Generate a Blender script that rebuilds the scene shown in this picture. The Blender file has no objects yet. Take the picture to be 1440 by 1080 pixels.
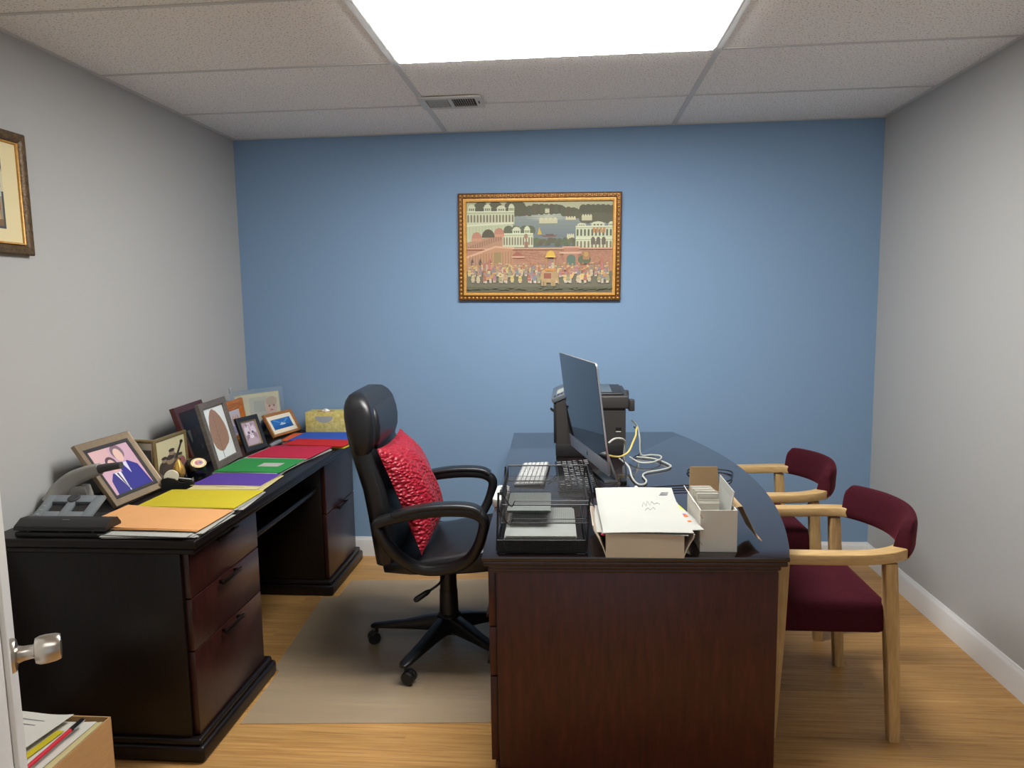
import bpy, bmesh, math, random
from mathutils import Vector, Matrix, Euler
random.seed(7)
PI = math.pi
S = bpy.context.scene
COL = S.collection

# ------------------------------------------------------------------ camera, world, exposure, lights
cam_d = bpy.data.cameras.new('camera')
cam = bpy.data.objects.new('camera', cam_d)
COL.objects.link(cam)
S.camera = cam
cam_d.sensor_width = 36.0
cam_d.lens = 1011.03 / 1440 * 36
cam_d.clip_start = 0.05
_R = [[0.996651, -0.081525, 0.006412], [0.080229, 0.98996, 0.116371], [-0.015835, -0.115467, 0.993185]]
cam.matrix_world = Matrix((
    (_R[0][0], _R[0][2], -_R[0][1], 1.8681),
    (_R[1][0], _R[1][2], -_R[1][1], 0.0),
    (_R[2][0], _R[2][2], -_R[2][1], 1.4741),
    (0, 0, 0, 1)))
S.view_settings.view_transform = 'Standard'
S.view_settings.look = 'None'
S.view_settings.gamma = 1.0
S.view_settings.use_curve_mapping = False
S.view_settings.exposure = 0.95
S.cycles.diffuse_bounces = 8
S.cycles.max_bounces = 12
LAMP = 16.5         # troffer diffuser emission
FILL_LAMP = 2.0        # unseen second troffer, added as fill light for the room
W = bpy.data.worlds.new('world')
S.world = W
W.use_nodes = True
W.node_tree.nodes['Background'].inputs[0].default_value = (0.9, 0.95, 1.0, 1)
W.node_tree.nodes['Background'].inputs[1].default_value = 0.3

# ------------------------------------------------------------------ room measures
RW, YB, YF, H = 3.50, 4.0, -1.3, 2.3875
TX = (1.2005, 2.4205)                      # ceiling tees running away from the camera
TY = (3.448, 2.838, 2.228, 1.618, 1.008, 0.398, -0.212, -0.822)

# ------------------------------------------------------------------ colour and material helpers
def lin(v):
    v /= 255.0
    return v / 12.92 if v <= 0.04045 else ((v + 0.055) / 1.055) ** 2.4
def c(r, g, b):
    return (lin(r), lin(g), lin(b), 1.0)

def mat(name, col, rough=0.5, metal=0.0, spec=0.5, coat=0.0, sheen=0.0, var=0.0, vscale=30.0, stretch=None,
        col2=None, bump=0.0, bscale=200.0, trans=0.0, alpha=1.0, emit=None, estr=0.0, coatr=0.05, ior=None):
    m = bpy.data.materials.new(name)
    m.use_nodes = True
    nt = m.node_tree
    b = nt.nodes['Principled BSDF']
    b.inputs['Base Color'].default_value = col
    b.inputs['Roughness'].default_value = rough
    b.inputs['Metallic'].default_value = metal
    b.inputs['Specular IOR Level'].default_value = spec
    b.inputs['Coat Weight'].default_value = coat
    b.inputs['Coat Roughness'].default_value = coatr
    b.inputs['Sheen Weight'].default_value = sheen
    b.inputs['Sheen Roughness'].default_value = 0.35
    b.inputs['Transmission Weight'].default_value = trans
    b.inputs['Alpha'].default_value = alpha
    if ior: b.inputs['IOR'].default_value = ior
    if emit:
        b.inputs['Emission Color'].default_value = emit
        b.inputs['Emission Strength'].default_value = estr
    tc = mp = None
    if var > 0 or col2 or bump > 0:
        tc = nt.nodes.new('ShaderNodeTexCoord')
        mp = nt.nodes.new('ShaderNodeMapping')
        nt.links.new(tc.outputs['Object'], mp.inputs['Vector'])
        if stretch: mp.inputs['Scale'].default_value = stretch
    if var > 0 or col2:
        n = nt.nodes.new('ShaderNodeTexNoise')
        n.inputs['Scale'].default_value = vscale
        n.inputs['Detail'].default_value = 6
        n.inputs['Roughness'].default_value = 0.6
        nt.links.new(mp.outputs[0], n.inputs['Vector'])
        r = nt.nodes.new('ShaderNodeValToRGB')
        r.color_ramp.elements[0].position = 0.32
        r.color_ramp.elements[1].position = 0.70
        if not col2:
            col2 = tuple(min(1, x * (1 + var)) for x in col[:3]) + (1,)
            col = tuple(x * (1 - var) for x in col[:3]) + (1,)
        r.color_ramp.elements[0].color = col
        r.color_ramp.elements[1].color = col2
        nt.links.new(n.outputs['Fac'], r.inputs[0])
        nt.links.new(r.outputs[0], b.inputs['Base Color'])
    if bump > 0:
        n2 = nt.nodes.new('ShaderNodeTexNoise')
        n2.inputs['Scale'].default_value = bscale
        n2.inputs['Detail'].default_value = 3
        nt.links.new(mp.outputs[0], n2.inputs['Vector'])
        bp = nt.nodes.new('ShaderNodeBump')
        bp.inputs['Strength'].default_value = bump
        bp.inputs['Distance'].default_value = 0.002
        nt.links.new(n2.outputs['Fac'], bp.inputs['Height'])
        nt.links.new(bp.outputs[0], b.inputs['Normal'])
    return m

M = {}
M['wall_grey'] = mat('wall_grey', c(178, 178, 176), 0.85, spec=0.2, bump=0.06, bscale=260)
M['wall_blue'] = mat('wall_blue', c(128, 157, 188), 0.8, spec=0.25, bump=0.06, bscale=260)
M['white_paint'] = mat('white_paint', c(222, 222, 220), 0.4)
M['tee'] = mat('tee', c(205, 206, 204), 0.5)
M['lamp'] = mat('lamp', c(255, 255, 255), 0.5, emit=(1.0, 0.985, 0.96, 1), estr=LAMP)
M['fill_lamp'] = mat('fill_lamp', c(255, 255, 255), 0.5, emit=(1.0, 0.985, 0.96, 1), estr=FILL_LAMP)
M['mahogany'] = mat('mahogany', c(33, 13, 12), 0.33, spec=0.45, coat=0.25, coatr=0.25, vscale=9, stretch=(6, 6, 1), col2=c(60, 26, 21))
M['mahogany_end'] = mat('mahogany_end', c(52, 20, 16), 0.36, spec=0.4, coat=0.15, coatr=0.3, vscale=9, stretch=(6, 6, 1), col2=c(78, 33, 25))
M['espresso'] = mat('espresso', c(13, 9, 9), 0.36, spec=0.28, coat=0.12, coatr=0.3, vscale=10, stretch=(6, 6, 1), col2=c(24, 16, 16))
M['desk_top'] = mat('desk_top', c(27, 17, 19), 0.16, spec=0.55, coat=0.8, coatr=0.07, vscale=10, stretch=(6, 1, 6), col2=c(38, 24, 24))
M['bronze'] = mat('bronze', c(45, 34, 30), 0.35, metal=0.8)
M['leather'] = mat('leather', c(22, 23, 26), 0.36, spec=0.5, bump=0.12, bscale=420)
M['black_plastic'] = mat('black_plastic', c(20, 20, 22), 0.38)
M['black_matte'] = mat('black_matte', c(22, 22, 23), 0.6)
M['black_gloss'] = mat('black_gloss', c(10, 10, 12), 0.12)
M['dark_metal'] = mat('dark_metal', c(30, 30, 33), 0.35, metal=0.6)
M['velvet'] = mat('velvet', c(62, 17, 27), 0.85, spec=0.12, sheen=0.30, var=0.14, vscale=60, bump=0.1, bscale=500)
M['velvet'].node_tree.nodes['Principled BSDF'].inputs['Sheen Tint'].default_value = c(190, 80, 90)
M['maple'] = mat('maple', c(180, 146, 94), 0.45, vscale=14, stretch=(1, 6, 6), col2=c(204, 172, 120))
M['maple_v'] = mat('maple_upright', c(174, 140, 90), 0.45, vscale=14, stretch=(7, 7, 0.8), col2=c(200, 168, 116))
M['printer'] = mat('printer', c(52, 49, 48), 0.5, bump=0.1, bscale=700)
M['printer_dark'] = mat('printer_dark', c(33, 32, 33), 0.45)
M['panel_grey'] = mat('panel_grey', c(84, 92, 98), 0.3)
M['alu'] = mat('alu', c(196, 198, 202), 0.32, metal=0.85)
M['screen'] = mat('screen', c(9, 10, 16), 0.04, spec=0.5, coat=0.3, coatr=0.02)
M['white_plastic'] = mat('white_plastic', c(196, 196, 192), 0.35)
M['keyboard_case'] = mat('keyboard_case', c(118, 121, 122), 0.4)
M['ivory'] = mat('ivory', c(226, 220, 196), 0.4)
M['cable_white'] = mat('cable_white', c(178, 181, 172), 0.45)
M['cable_yellow'] = mat('cable_yellow', c(206, 184, 100), 0.45)
M['paper'] = mat('paper', c(168, 169, 163), 0.8, spec=0.2, var=0.02, vscale=12)
M['paper_grey'] = mat('paper_grey', c(160, 165, 160), 0.75, spec=0.25, var=0.07, vscale=8, stretch=(1, 8, 1))
M['paper_dim'] = mat('paper_dim', c(104, 110, 106), 0.75, var=0.12, vscale=9, stretch=(1, 8, 1))
M['card_white'] = mat('card_white', c(206, 204, 194), .75)
M['ink'] = mat('ink', c(120, 122, 130), 0.8)
M['ink_dark'] = mat('ink_dark', c(40, 42, 50), 0.8)
M['manila'] = mat('manila', c(196, 184, 134), 0.75, var=0.04)
M['carton_grey'] = mat('carton_grey', c(204, 192, 172), 0.8, var=0.04, vscale=6)
M['carton_white'] = mat('carton_white', c(204, 200, 190), 0.7, var=0.03, vscale=6)
M['cardboard'] = mat('cardboard', c(178, 138, 90), 0.85, var=0.07, vscale=20, stretch=(1, 1, 6))
M['cardboard_in'] = mat('cardboard_in', c(170, 142, 104), 0.85, var=0.06, vscale=20)
M['grey_plastic'] = mat('grey_plastic', c(120, 126, 130), 0.4)
M['grey_lever'] = mat('grey_lever', c(148, 146, 138), 0.35)
M['rubber'] = mat('rubber', c(60, 60, 62), 0.7)
M['taupe_frame'] = mat('taupe_frame', c(150, 132, 108), 0.4, metal=0.3, var=0.1, vscale=40)
M['pewter'] = mat('pewter', c(72, 70, 70), 0.4, metal=0.4, var=0.15, vscale=60)
M['brass'] = mat('brass', c(146, 128, 88), 0.35, metal=0.6, var=0.12, vscale=60)
M['gold'] = mat('gold', c(216, 172, 92), 0.3, metal=0.7, var=0.2, vscale=90)
M['gold_dark'] = mat('gold_dark', c(120, 76, 32), 0.4, metal=0.5, var=0.3, vscale=120)
M['gold_pale'] = mat('gold_pale', c(196, 148, 76), 0.4, metal=0.35, var=0.15, vscale=60)
M['bronze_carved'] = mat('bronze_carved', c(92, 72, 46), 0.45, metal=0.35, var=0.5, vscale=110, bump=0.6, bscale=130)
M['redwood'] = mat('redwood', c(58, 22, 18), 0.3, coat=0.3, vscale=12, stretch=(1, 1, 6), col2=c(86, 34, 26))
M['grey_wood'] = mat('grey_wood', c(84, 78, 72), 0.5, vscale=14, stretch=(1, 1, 5), col2=c(106, 98, 90))
M['orange_wood'] = mat('orange_wood', c(168, 94, 36), 0.35, vscale=14, stretch=(1, 1, 6), col2=c(200, 124, 56))
M['oak_frame'] = mat('oak_frame', c(146, 96, 50), 0.4, vscale=14, stretch=(1, 1, 6), col2=c(178, 126, 74))
M['black_frame'] = mat('black_frame', c(36, 38, 42), 0.35)
M['acrylic'] = mat('acrylic', c(235, 245, 250), 0.03, trans=0.9, ior=1.3, alpha=0.45)
M['chrome'] = mat('satin_nickel', c(196, 190, 180), 0.28, metal=1.0)
M['tissue'] = mat('tissue', c(240, 240, 238), 0.9)
M['red'] = mat('red_plastic', c(190, 30, 48), 0.4)
M['mat_clear'] = mat('mat_clear', c(186, 170, 144), 0.32, spec=0.5, alpha=0.42, bump=0.05, bscale=300)
M['vent_dark'] = mat('vent_dark', c(70, 66, 64), 0.8)

def folder_mat(name, col): 
    m = mat(name, col, 0.7, spec=0.25, var=0.03, vscale=10); M[name] = m; return m
folder_mat('f_peach', c(214, 158, 104)); folder_mat('f_yellow', c(190, 174, 40)); folder_mat('f_purple', c(84, 58, 144))
folder_mat('f_green', c(42, 130, 64)); folder_mat('f_red', c(176, 34, 62)); folder_mat('f_scarlet', c(184, 32, 38))
folder_mat('f_blue', c(42, 86, 180)); folder_mat('f_orange', c(210, 92, 42))

# vertex-coloured print material for photographs and paintings
def art_mat(name, rough):
    m = bpy.data.materials.new(name); m.use_nodes = True
    nt = m.node_tree; b = nt.nodes['Principled BSDF']
    a = nt.nodes.new('ShaderNodeVertexColor'); a.layer_name = 'Col'
    nt.links.new(a.outputs['Color'], b.inputs['Base Color'])
    b.inputs['Roughness'].default_value = rough
    return m
M['print'] = art_mat('print', 0.35)
M['print_matte'] = art_mat('print_matte', 0.7)

# wood floor: planks along x with long grain
def floor_mat():
    m = bpy.data.materials.new('floor_planks'); m.use_nodes = True
    nt = m.node_tree; b = nt.nodes['Principled BSDF']; L = nt.links.new
    tc = nt.nodes.new('ShaderNodeTexCoord')
    br = nt.nodes.new('ShaderNodeTexBrick')
    br.offset = 0.37; br.inputs['Scale'].default_value = 1.0
    br.inputs['Brick Width'].default_value = 1.22; br.inputs['Row Height'].default_value = 0.085
    br.inputs['Mortar Size'].default_value = 0.0008; br.inputs['Mortar Smooth'].default_value = 0.3
    br.inputs['Color1'].default_value = (0, 0, 0, 1); br.inputs['Color2'].default_value = (1, 1, 1, 1)
    br.inputs['Mortar'].default_value = (0.1, 0.1, 0.1, 1)
    L(tc.outputs['Object'], br.inputs['Vector'])
    mp = nt.nodes.new('ShaderNodeMapping'); mp.inputs['Scale'].default_value = (1.5, 46, 1)
    L(tc.outputs['Object'], mp.inputs['Vector'])
    add = nt.nodes.new('ShaderNodeVectorMath'); add.operation = 'ADD'
    L(mp.outputs[0], add.inputs[0]); L(br.outputs['Color'], add.inputs[1])
    n = nt.nodes.new('ShaderNodeTexNoise'); n.inputs['Scale'].default_value = 2.2; n.inputs['Detail'].default_value = 8
    n.inputs['Roughness'].default_value = 0.65; n.inputs['Distortion'].default_value = 0.6
    L(add.outputs[0], n.inputs['Vector'])
    r = nt.nodes.new('ShaderNodeValToRGB')
    r.color_ramp.elements[0].position = 0.30; r.color_ramp.elements[0].color = c(148, 105, 59)
    r.color_ramp.elements[1].position = 0.72; r.color_ramp.elements[1].color = c(200, 159, 101)
    e = r.color_ramp.elements.new(0.5); e.color = c(181, 137, 80)
    L(n.outputs['Fac'], r.inputs[0])
    hs = nt.nodes.new('ShaderNodeHueSaturation')
    ma = nt.nodes.new('ShaderNodeMapRange'); ma.inputs['To Min'].default_value = 0.86; ma.inputs['To Max'].default_value = 1.1
    L(br.outputs['Color'], ma.inputs['Value']); L(ma.outputs[0], hs.inputs['Value']); L(r.outputs[0], hs.inputs['Color'])
    L(hs.outputs[0], b.inputs['Base Color'])
    b.inputs['Roughness'].default_value = 0.42
    b.inputs['Specular IOR Level'].default_value = 0.35
    return m
M['floor'] = floor_mat()

def tile_mat():
    m = bpy.data.materials.new('ceiling_tile'); m.use_nodes = True
    nt = m.node_tree; b = nt.nodes['Principled BSDF']; L = nt.links.new
    tc = nt.nodes.new('ShaderNodeTexCoord')
    n = nt.nodes.new('ShaderNodeTexNoise'); n.inputs['Scale'].default_value = 150; n.inputs['Detail'].default_value = 2
    L(tc.outputs['Object'], n.inputs['Vector'])
    n2 = nt.nodes.new('ShaderNodeTexNoise'); n2.inputs['Scale'].default_value = 38; n2.inputs['Detail'].default_value = 1
    L(tc.outputs['Object'], n2.inputs['Vector'])
    r = nt.nodes.new('ShaderNodeValToRGB')
    r.color_ramp.elements[0].position = 0.30; r.color_ramp.elements[0].color = c(170, 164, 156)
    r.color_ramp.elements[1].position = 0.44; r.color_ramp.elements[1].color = c(244, 243, 240)
    L(n.outputs['Fac'], r.inputs[0])
    L(r.outputs[0], b.inputs['Base Color'])
    b.inputs['Roughness'].default_value = 0.95; b.inputs['Specular IOR Level'].default_value = 0.1
    bp = nt.nodes.new('ShaderNodeBump'); bp.inputs['Strength'].default_value = 0.4; bp.inputs['Distance'].default_value = 0.002
    L(n.outputs['Fac'], bp.inputs['Height']); L(bp.outputs[0], b.inputs['Normal'])
    return m
M['tile'] = tile_mat()

# quilted satin for the cushion
def quilt_mat():
    m = bpy.data.materials.new('quilted_satin'); m.use_nodes = True
    nt = m.node_tree; b = nt.nodes['Principled BSDF']; L = nt.links.new
    tc = nt.nodes.new('ShaderNodeTexCoord')
    v = nt.nodes.new('ShaderNodeTexVoronoi'); v.inputs['Scale'].default_value = 62; v.feature = 'SMOOTH_F1'
    mp = nt.nodes.new('ShaderNodeMapping'); mp.inputs['Scale'].default_value = (1, 1.0, 1.6)
    L(tc.outputs['Object'], mp.inputs['Vector']); L(mp.outputs[0], v.inputs['Vector'])
    bp = nt.nodes.new('ShaderNodeBump'); bp.inputs['Strength'].default_value = 1.0; bp.inputs['Distance'].default_value = 0.012
    bp.invert = True
    L(v.outputs['Distance'], bp.inputs['Height']); L(bp.outputs[0], b.inputs['Normal'])
    b.inputs['Base Color'].default_value = c(148, 8, 34)
    b.inputs['Roughness'].default_value = 0.42; b.inputs['Specular IOR Level'].default_value = 0.40
    b.inputs['Sheen Weight'].default_value = 0.05
    return m
M['quilt'] = quilt_mat()

def speckle_box_mat():
    m = mat('tissue_box_print', c(188, 172, 78), 0.6, vscale=55, col2=c(222, 210, 140)); M['tissue_box'] = m
speckle_box_mat()

# ------------------------------------------------------------------ mesh builder
def root_inv(o):
    m = Matrix.Identity(4)
    while o is not None:
        m = o.matrix_basis @ m
        o = o.parent
    return m.inverted()

class MB:
    def __init__(self): self.bm = bmesh.new()
    def _take(self, b, mi=0, X=None):
        for f in b.faces: f.material_index = mi
        if X is not None: bmesh.ops.transform(b, matrix=X, verts=b.verts)
        me = bpy.data.meshes.new('tmp'); b.to_mesh(me); b.free()
        self.bm.from_mesh(me); bpy.data.meshes.remove(me)
        return self
    def box(self, x0, y0, z0, x1, y1, z1, bev=0.0, seg=2, mi=0, X=None):
        b = bmesh.new()
        bmesh.ops.create_cube(b, size=1.0)
        for v in b.verts:
            v.co = Vector((x0 + (v.co.x + .5) * (x1 - x0), y0 + (v.co.y + .5) * (y1 - y0), z0 + (v.co.z + .5) * (z1 - z0)))
        if bev > 0: bmesh.ops.bevel(b, geom=b.edges[:], offset=bev, segments=seg, profile=0.5, affect='EDGES')
        return self._take(b, mi, X)
    def prism(self, pts, z0, z1, bev=0.0, seg=2, mi=0, X=None):
        b = bmesh.new()
        vs = [b.verts.new((p[0], p[1], z0)) for p in pts]
        f = b.faces.new(vs)
        r = bmesh.ops.extrude_face_region(b, geom=[f])
        for v in r['geom']:
            if isinstance(v, bmesh.types.BMVert): v.co.z = z1
        bmesh.ops.recalc_face_normals(b, faces=b.faces)
        if bev > 0:
            es = [e for e in b.edges if abs(e.verts[0].co.z - e.verts[1].co.z) < 1e-7]
            bmesh.ops.bevel(b, geom=es, offset=bev, segments=seg, profile=0.5, affect='EDGES')
        return self._take(b, mi, X)
    def loft(self, rings, mi=0, cap=True, closed=False, X=None):
        b = bmesh.new()
        R = [[b.verts.new(p) for p in r] for r in rings]
        n = len(R[0]); k = len(R)
        for i in range(k if closed else k - 1):
            A, B = R[i], R[(i + 1) % k]
            for j in range(n):
                b.faces.new((A[j], A[(j + 1) % n], B[(j + 1) % n], B[j]))
        if cap and not closed:
            b.faces.new(R[0][::-1]); b.faces.new(R[-1])
        bmesh.ops.recalc_face_normals(b, faces=b.faces)
        return self._take(b, mi, X)
    def tube(self, pts, r, n=10, mi=0, closed=False, X=None, prof=None, up=None):
        P = [Vector(p) for p in pts]; k = len(P)
        rings = []; N = None
        for i in range(k):
            if closed: t = P[(i + 1) % k] - P[i - 1]
            else: t = P[min(i + 1, k - 1)] - P[max(i - 1, 0)]
            t.normalize()
            if up is not None:
                N = Vector(up); N = (N - t * N.dot(t)).normalized()
            elif N is None:
                a = Vector((0, 0, 1)) if abs(t.z) < .9 else Vector((1, 0, 0))
                N = (a - t * a.dot(t)).normalized()
            else: N = (N - t * N.dot(t)).normalized()
            B = t.cross(N)
            rr = r[i] if isinstance(r, (list, tuple)) else r
            if prof: rings.append([P[i] + N * (q[1] * rr) + B * (q[0] * rr) for q in prof])
            else: rings.append([P[i] + (N * math.cos(2 * PI * j / n) + B * math.sin(2 * PI * j / n)) * rr for j in range(n)])
        return self.loft(rings, mi, closed=closed, X=X)
    def cyl(self, a, b_, r, n=20, mi=0, r2=None, X=None):
        return self.tube([a, b_], [r, r if r2 is None else r2], n, mi, X=X)
    def lathe(self, prof, n=24, mi=0, X=None):
        rings = [[Vector((r * math.cos(2 * PI * j / n), r * math.sin(2 * PI * j / n), z)) for j in range(n)] for r, z in prof]
        return self.loft(rings, mi, X=X)
    def grid(self, f, nu, nv, mi=0, X=None, thick=0.0):
        b = bmesh.new()
        V = [[b.verts.new(f(i / nu, j / nv)) for j in range(nv + 1)] for i in range(nu + 1)]
        for i in range(nu):
            for j in range(nv): b.faces.new((V[i][j], V[i + 1][j], V[i + 1][j + 1], V[i][j + 1]))
        if thick:
            r = bmesh.ops.extrude_face_region(b, geom=b.faces[:])
            for v in r['geom']:
                if isinstance(v, bmesh.types.BMVert): v.co.z += thick
            bmesh.ops.recalc_face_normals(b, faces=b.faces)
        return self._take(b, mi, X)
    def poly(self, pts, mi=0, X=None):
        b = bmesh.new(); b.faces.new([b.verts.new(p) for p in pts]); return self._take(b, mi, X)
    def obj(self, name, mats, parent=None, world=True, sharp=35):
        """link as ONE object; with a parent the mesh is written in world space and moved into the parent's frame"""
        if parent is not None and world: bmesh.ops.transform(self.bm, matrix=root_inv(parent), verts=self.bm.verts)
        me = bpy.data.meshes.new(name)
        loc = Vector((0, 0, 0))
        if parent is None:
            xs = [v.co for v in self.bm.verts]
            loc = Vector(((min(v.x for v in xs) + max(v.x for v in xs)) / 2, (min(v.y for v in xs) + max(v.y for v in xs)) / 2, min(v.z for v in xs)))
            for v in self.bm.verts: v.co -= loc
        self.bm.to_mesh(me); self.bm.free()
        for m in (mats if isinstance(mats, (list, tuple)) else [mats]): me.materials.append(M[m])
        me.shade_smooth(); me.set_sharp_from_angle(angle=math.radians(sharp))
        o = bpy.data.objects.new(name, me); COL.objects.link(o)
        o.parent = parent
        if parent is None: o.location = loc
        return o

def tag(o, label, cat, group=None):
    o['label'] = label; o['category'] = cat
    if group: o['group'] = group
    return o
def thing(name, label, cat, loc=(0, 0, 0), rot=(0, 0, 0), group=None):
    o = bpy.data.objects.new(name, None); COL.objects.link(o)
    o.empty_display_size = 0.05
    o.location = loc; o.rotation_euler = rot
    return tag(o, label, cat, group)
def struct(o): o['kind'] = 'structure'; return o
def rrect(w, h, r, n=5):
    """rounded rectangle outline, centred"""
    out = []
    for cx, cy, a0 in ((w / 2 - r, h / 2 - r, 0), (-w / 2 + r, h / 2 - r, 90), (-w / 2 + r, -h / 2 + r, 180), (w / 2 - r, -h / 2 + r, 270)):
        for k in range(n + 1):
            a = math.radians(a0 + 90 * k / n); out.append((cx + r * math.cos(a), cy + r * math.sin(a)))
    return out
def smooth_path(pts, sub=6, closed=False):
    P = [Vector(p) for p in pts]; n = len(P); out = []
    rng = range(n if closed else n - 1)
    for i in rng:
        p0 = P[(i - 1) % n] if (closed or i > 0) else P[0]
        p1 = P[i]; p2 = P[(i + 1) % n]; p3 = P[(i + 2) % n] if (closed or i + 2 < n) else P[-1]
        for k in range(sub):
            t = k / sub
            out.append(0.5 * ((2 * p1) + (p2 - p0) * t + (2 * p0 - 5 * p1 + 4 * p2 - p3) * t * t + (3 * p1 - p0 - 3 * p2 + p3) * t ** 3))
    if not closed: out.append(P[-1])
    return out
def T(x, y, z): return Matrix.Translation((x, y, z))
def RZ(d): return Matrix.Rotation(math.radians(d), 4, 'Z')
def RX(d): return Matrix.Rotation(math.radians(d), 4, 'X')
def RY(d): return Matrix.Rotation(math.radians(d), 4, 'Y')

# flat printed pictures: coloured polygons in 0..1 coordinates on an x-z rectangle facing -y
def ell(cx, cy, rx, ry, n=14, a0=0.0, a1=360.0):
    return [(cx + rx * math.cos(math.radians(a0 + (a1 - a0) * k / n)), cy + ry * math.sin(math.radians(a0 + (a1 - a0) * k / n))) for k in range(n + (0 if a1 - a0 >= 360 else 1))]
def rc(x0, y0, x1, y1): return [(x0, y0), (x1, y0), (x1, y1), (x0, y1)]
def art(name, parent, w, h, shapes, X, matname='print', dz=1.2e-5, fade=0.0):
    fc = c(158, 146, 118)
    bm = bmesh.new(); lay = bm.loops.layers.float_color.new('Col')
    for i, (pts, col) in enumerate(shapes):
        vs = [bm.verts.new(X @ Vector((min(max(p[0], 0), 1) * w, -i * dz, min(max(p[1], 0), 1) * h))) for p in pts]
        try: f = bm.faces.new(vs)
        except ValueError: continue
        for l in f.loops: l[lay] = tuple(col[q] * (1 - fade) + fc[q] * fade for q in range(3)) + (1,)
    bmesh.ops.transform(bm, matrix=root_inv(parent), verts=bm.verts)
    me = bpy.data.meshes.new(name); bm.to_mesh(me); bm.free()
    me.materials.append(M[matname])
    o = bpy.data.objects.new(name, me); COL.objects.link(o); o.parent = parent
    return o

# ================================================================== THE SETTING
MB().box(-0.1, YF - .1, -0.06, RW + .1, YB + .1, 0).obj('floor', 'floor')['kind'] = 'structure'
MB().box(-0.1, YF - .1, H, RW + .1, YB + .1, H + .06).obj('ceiling', 'tile')['kind'] = 'structure'
MB().box(-0.1, YF - .1, 0, 0, YB + .1, H).obj('wall_left', 'wall_grey')['kind'] = 'structure'
MB().box(RW, YF - .1, 0, RW + .1, YB + .1, H).obj('wall_right', 'wall_grey')['kind'] = 'structure'
MB().box(0, YB, 0, RW, YB + .1, H).obj('wall_back', 'wall_blue')['kind'] = 'structure'
BBP = [(0, 0), (0.014, 0), (0.014, 0.092), (0.011, 0.100), (0.008, 0.104), (0.006, 0.113), (0, 0.113)]
def baseboard(name, a, b, nrm):
    a = Vector(a); b = Vector(b); nv = Vector(nrm)
    r = [[p + nv * q[0] + Vector((0, 0, q[1])) for q in BBP] for p in (a, b)]
    MB().loft(r).obj(name, 'white_paint')['kind'] = 'structure'
baseboard('baseboard_back', (0.0, YB, 0), (RW, YB, 0), (0, -1, 0))
baseboard('baseboard_right', (RW, YF, 0), (RW, YB - .0142, 0), (-1, 0, 0))
baseboard('baseboard_left', (0, YF, 0), (0, YB - .0142, 0), (1, 0, 0))
# suspended ceiling grid: each tee is a trim piece
k = 1
for x in TX:
    MB().box(x - .012, YF, H - .004, x + .012, YB - .02, H - .0005).obj('trim_%d' % k, 'tee')['kind'] = 'structure'; k += 1
xs = (0.02, TX[0] - .0125, TX[0] + .0125, TX[1] - .0125, TX[1] + .0125, RW - .02)
for y in TY:
    for a, b in ((xs[0], xs[1]), (xs[2], xs[3]), (xs[4], xs[5])):
        MB().box(a, y - .007, H - .0035, b, y + .007, H - .0005).obj('trim_%d' % k, 'tee')['kind'] = 'structure'; k += 1
for a in ((0, YF, .02, YB), (RW - .02, YF, RW, YB), (.02, YB - .016, RW - .02, YB)):
    MB().box(a[0], a[1], H - .004, a[2], a[3], H - .0005).obj('trim_%d' % k, 'tee')['kind'] = 'structure'; k += 1

def troffer(y0, y1, lm, label):
    t = thing('ceiling_light', label, 'ceiling light', ((TX[0] + TX[1]) / 2, (y0 + y1) / 2, H - .02))
    x0, x1 = TX[0] + .0135, TX[1] - .0135
    f = MB()
    f.box(x0, y0, H - .006, x0 + .012, y1, H - .0005); f.box(x1 - .012, y0, H - .006, x1, y1, H - .0005)
    f.box(x0 + .012, y0, H - .006, x1 - .012, y0 + .012, H - .0005); f.box(x0 + .012, y1 - .012, H - .006, x1 - .012, y1, H - .0005)
    f.obj('frame', 'tee', t)
    MB().box(x0 + .0122, y0 + .0122, H - .011, x1 - .0122, y1 - .0122, H - .001).obj('diffuser', lm, t)
troffer(TY[2] + .0085, TY[1] - .0085, 'lamp', 'bright white recessed ceiling light panel above the desks')
troffer(TY[6] + .0085, TY[5] - .0085, 'fill_lamp', 'unseen fill light panel added in the ceiling near the doorway')

# supply air register in the ceiling
v = thing('ceiling_vent', 'small white metal air vent with two slatted sections in the ceiling', 'vent', (1.33, 3.392, H - .012))
b = MB()
vx0, vx1, vy0, vy1, vz = 1.185, 1.475, 3.297, 3.488, H - .012
b.box(vx0, vy0, vz, vx1, vy0 + .03, H - .0042, .002); b.box(vx0, vy1 - .03, vz, vx1, vy1, H - .0042, .002)
b.box(vx0, vy0 + .03, vz, vx0 + .035, vy1 - .03, H - .0042); b.box(vx1 - .03, vy0 + .03, vz, vx1, vy1 - .03, H - .0042)
b.box(1.322, vy0 + .03, vz, 1.338, vy1 - .03, H - .0042)
b.obj('frame', 'tee', v)
MB().box(vx0 + .03, vy0 + .025, H - .0041, vx1 - .025, vy1 - .025, H - .0038).obj('backing', 'vent_dark', v)
for sx0, ang in ((1.222, 32), (1.341, -32)):
    s = MB()
    for i in range(9):
        xx = sx0 + .0105 * i + .006
        s.box(-.0006, vy0 + .03, -.0045, .0006, vy1 - .03, .0045, X=T(xx, 0, H - .0085) @ RY(ang))
    s.obj('slats', 'tee', v)
MB().box(vx1 - .018, 3.37, vz - .004, vx1 - .013, 3.40, vz).obj('damper_tab', 'black_plastic', v)

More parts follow.
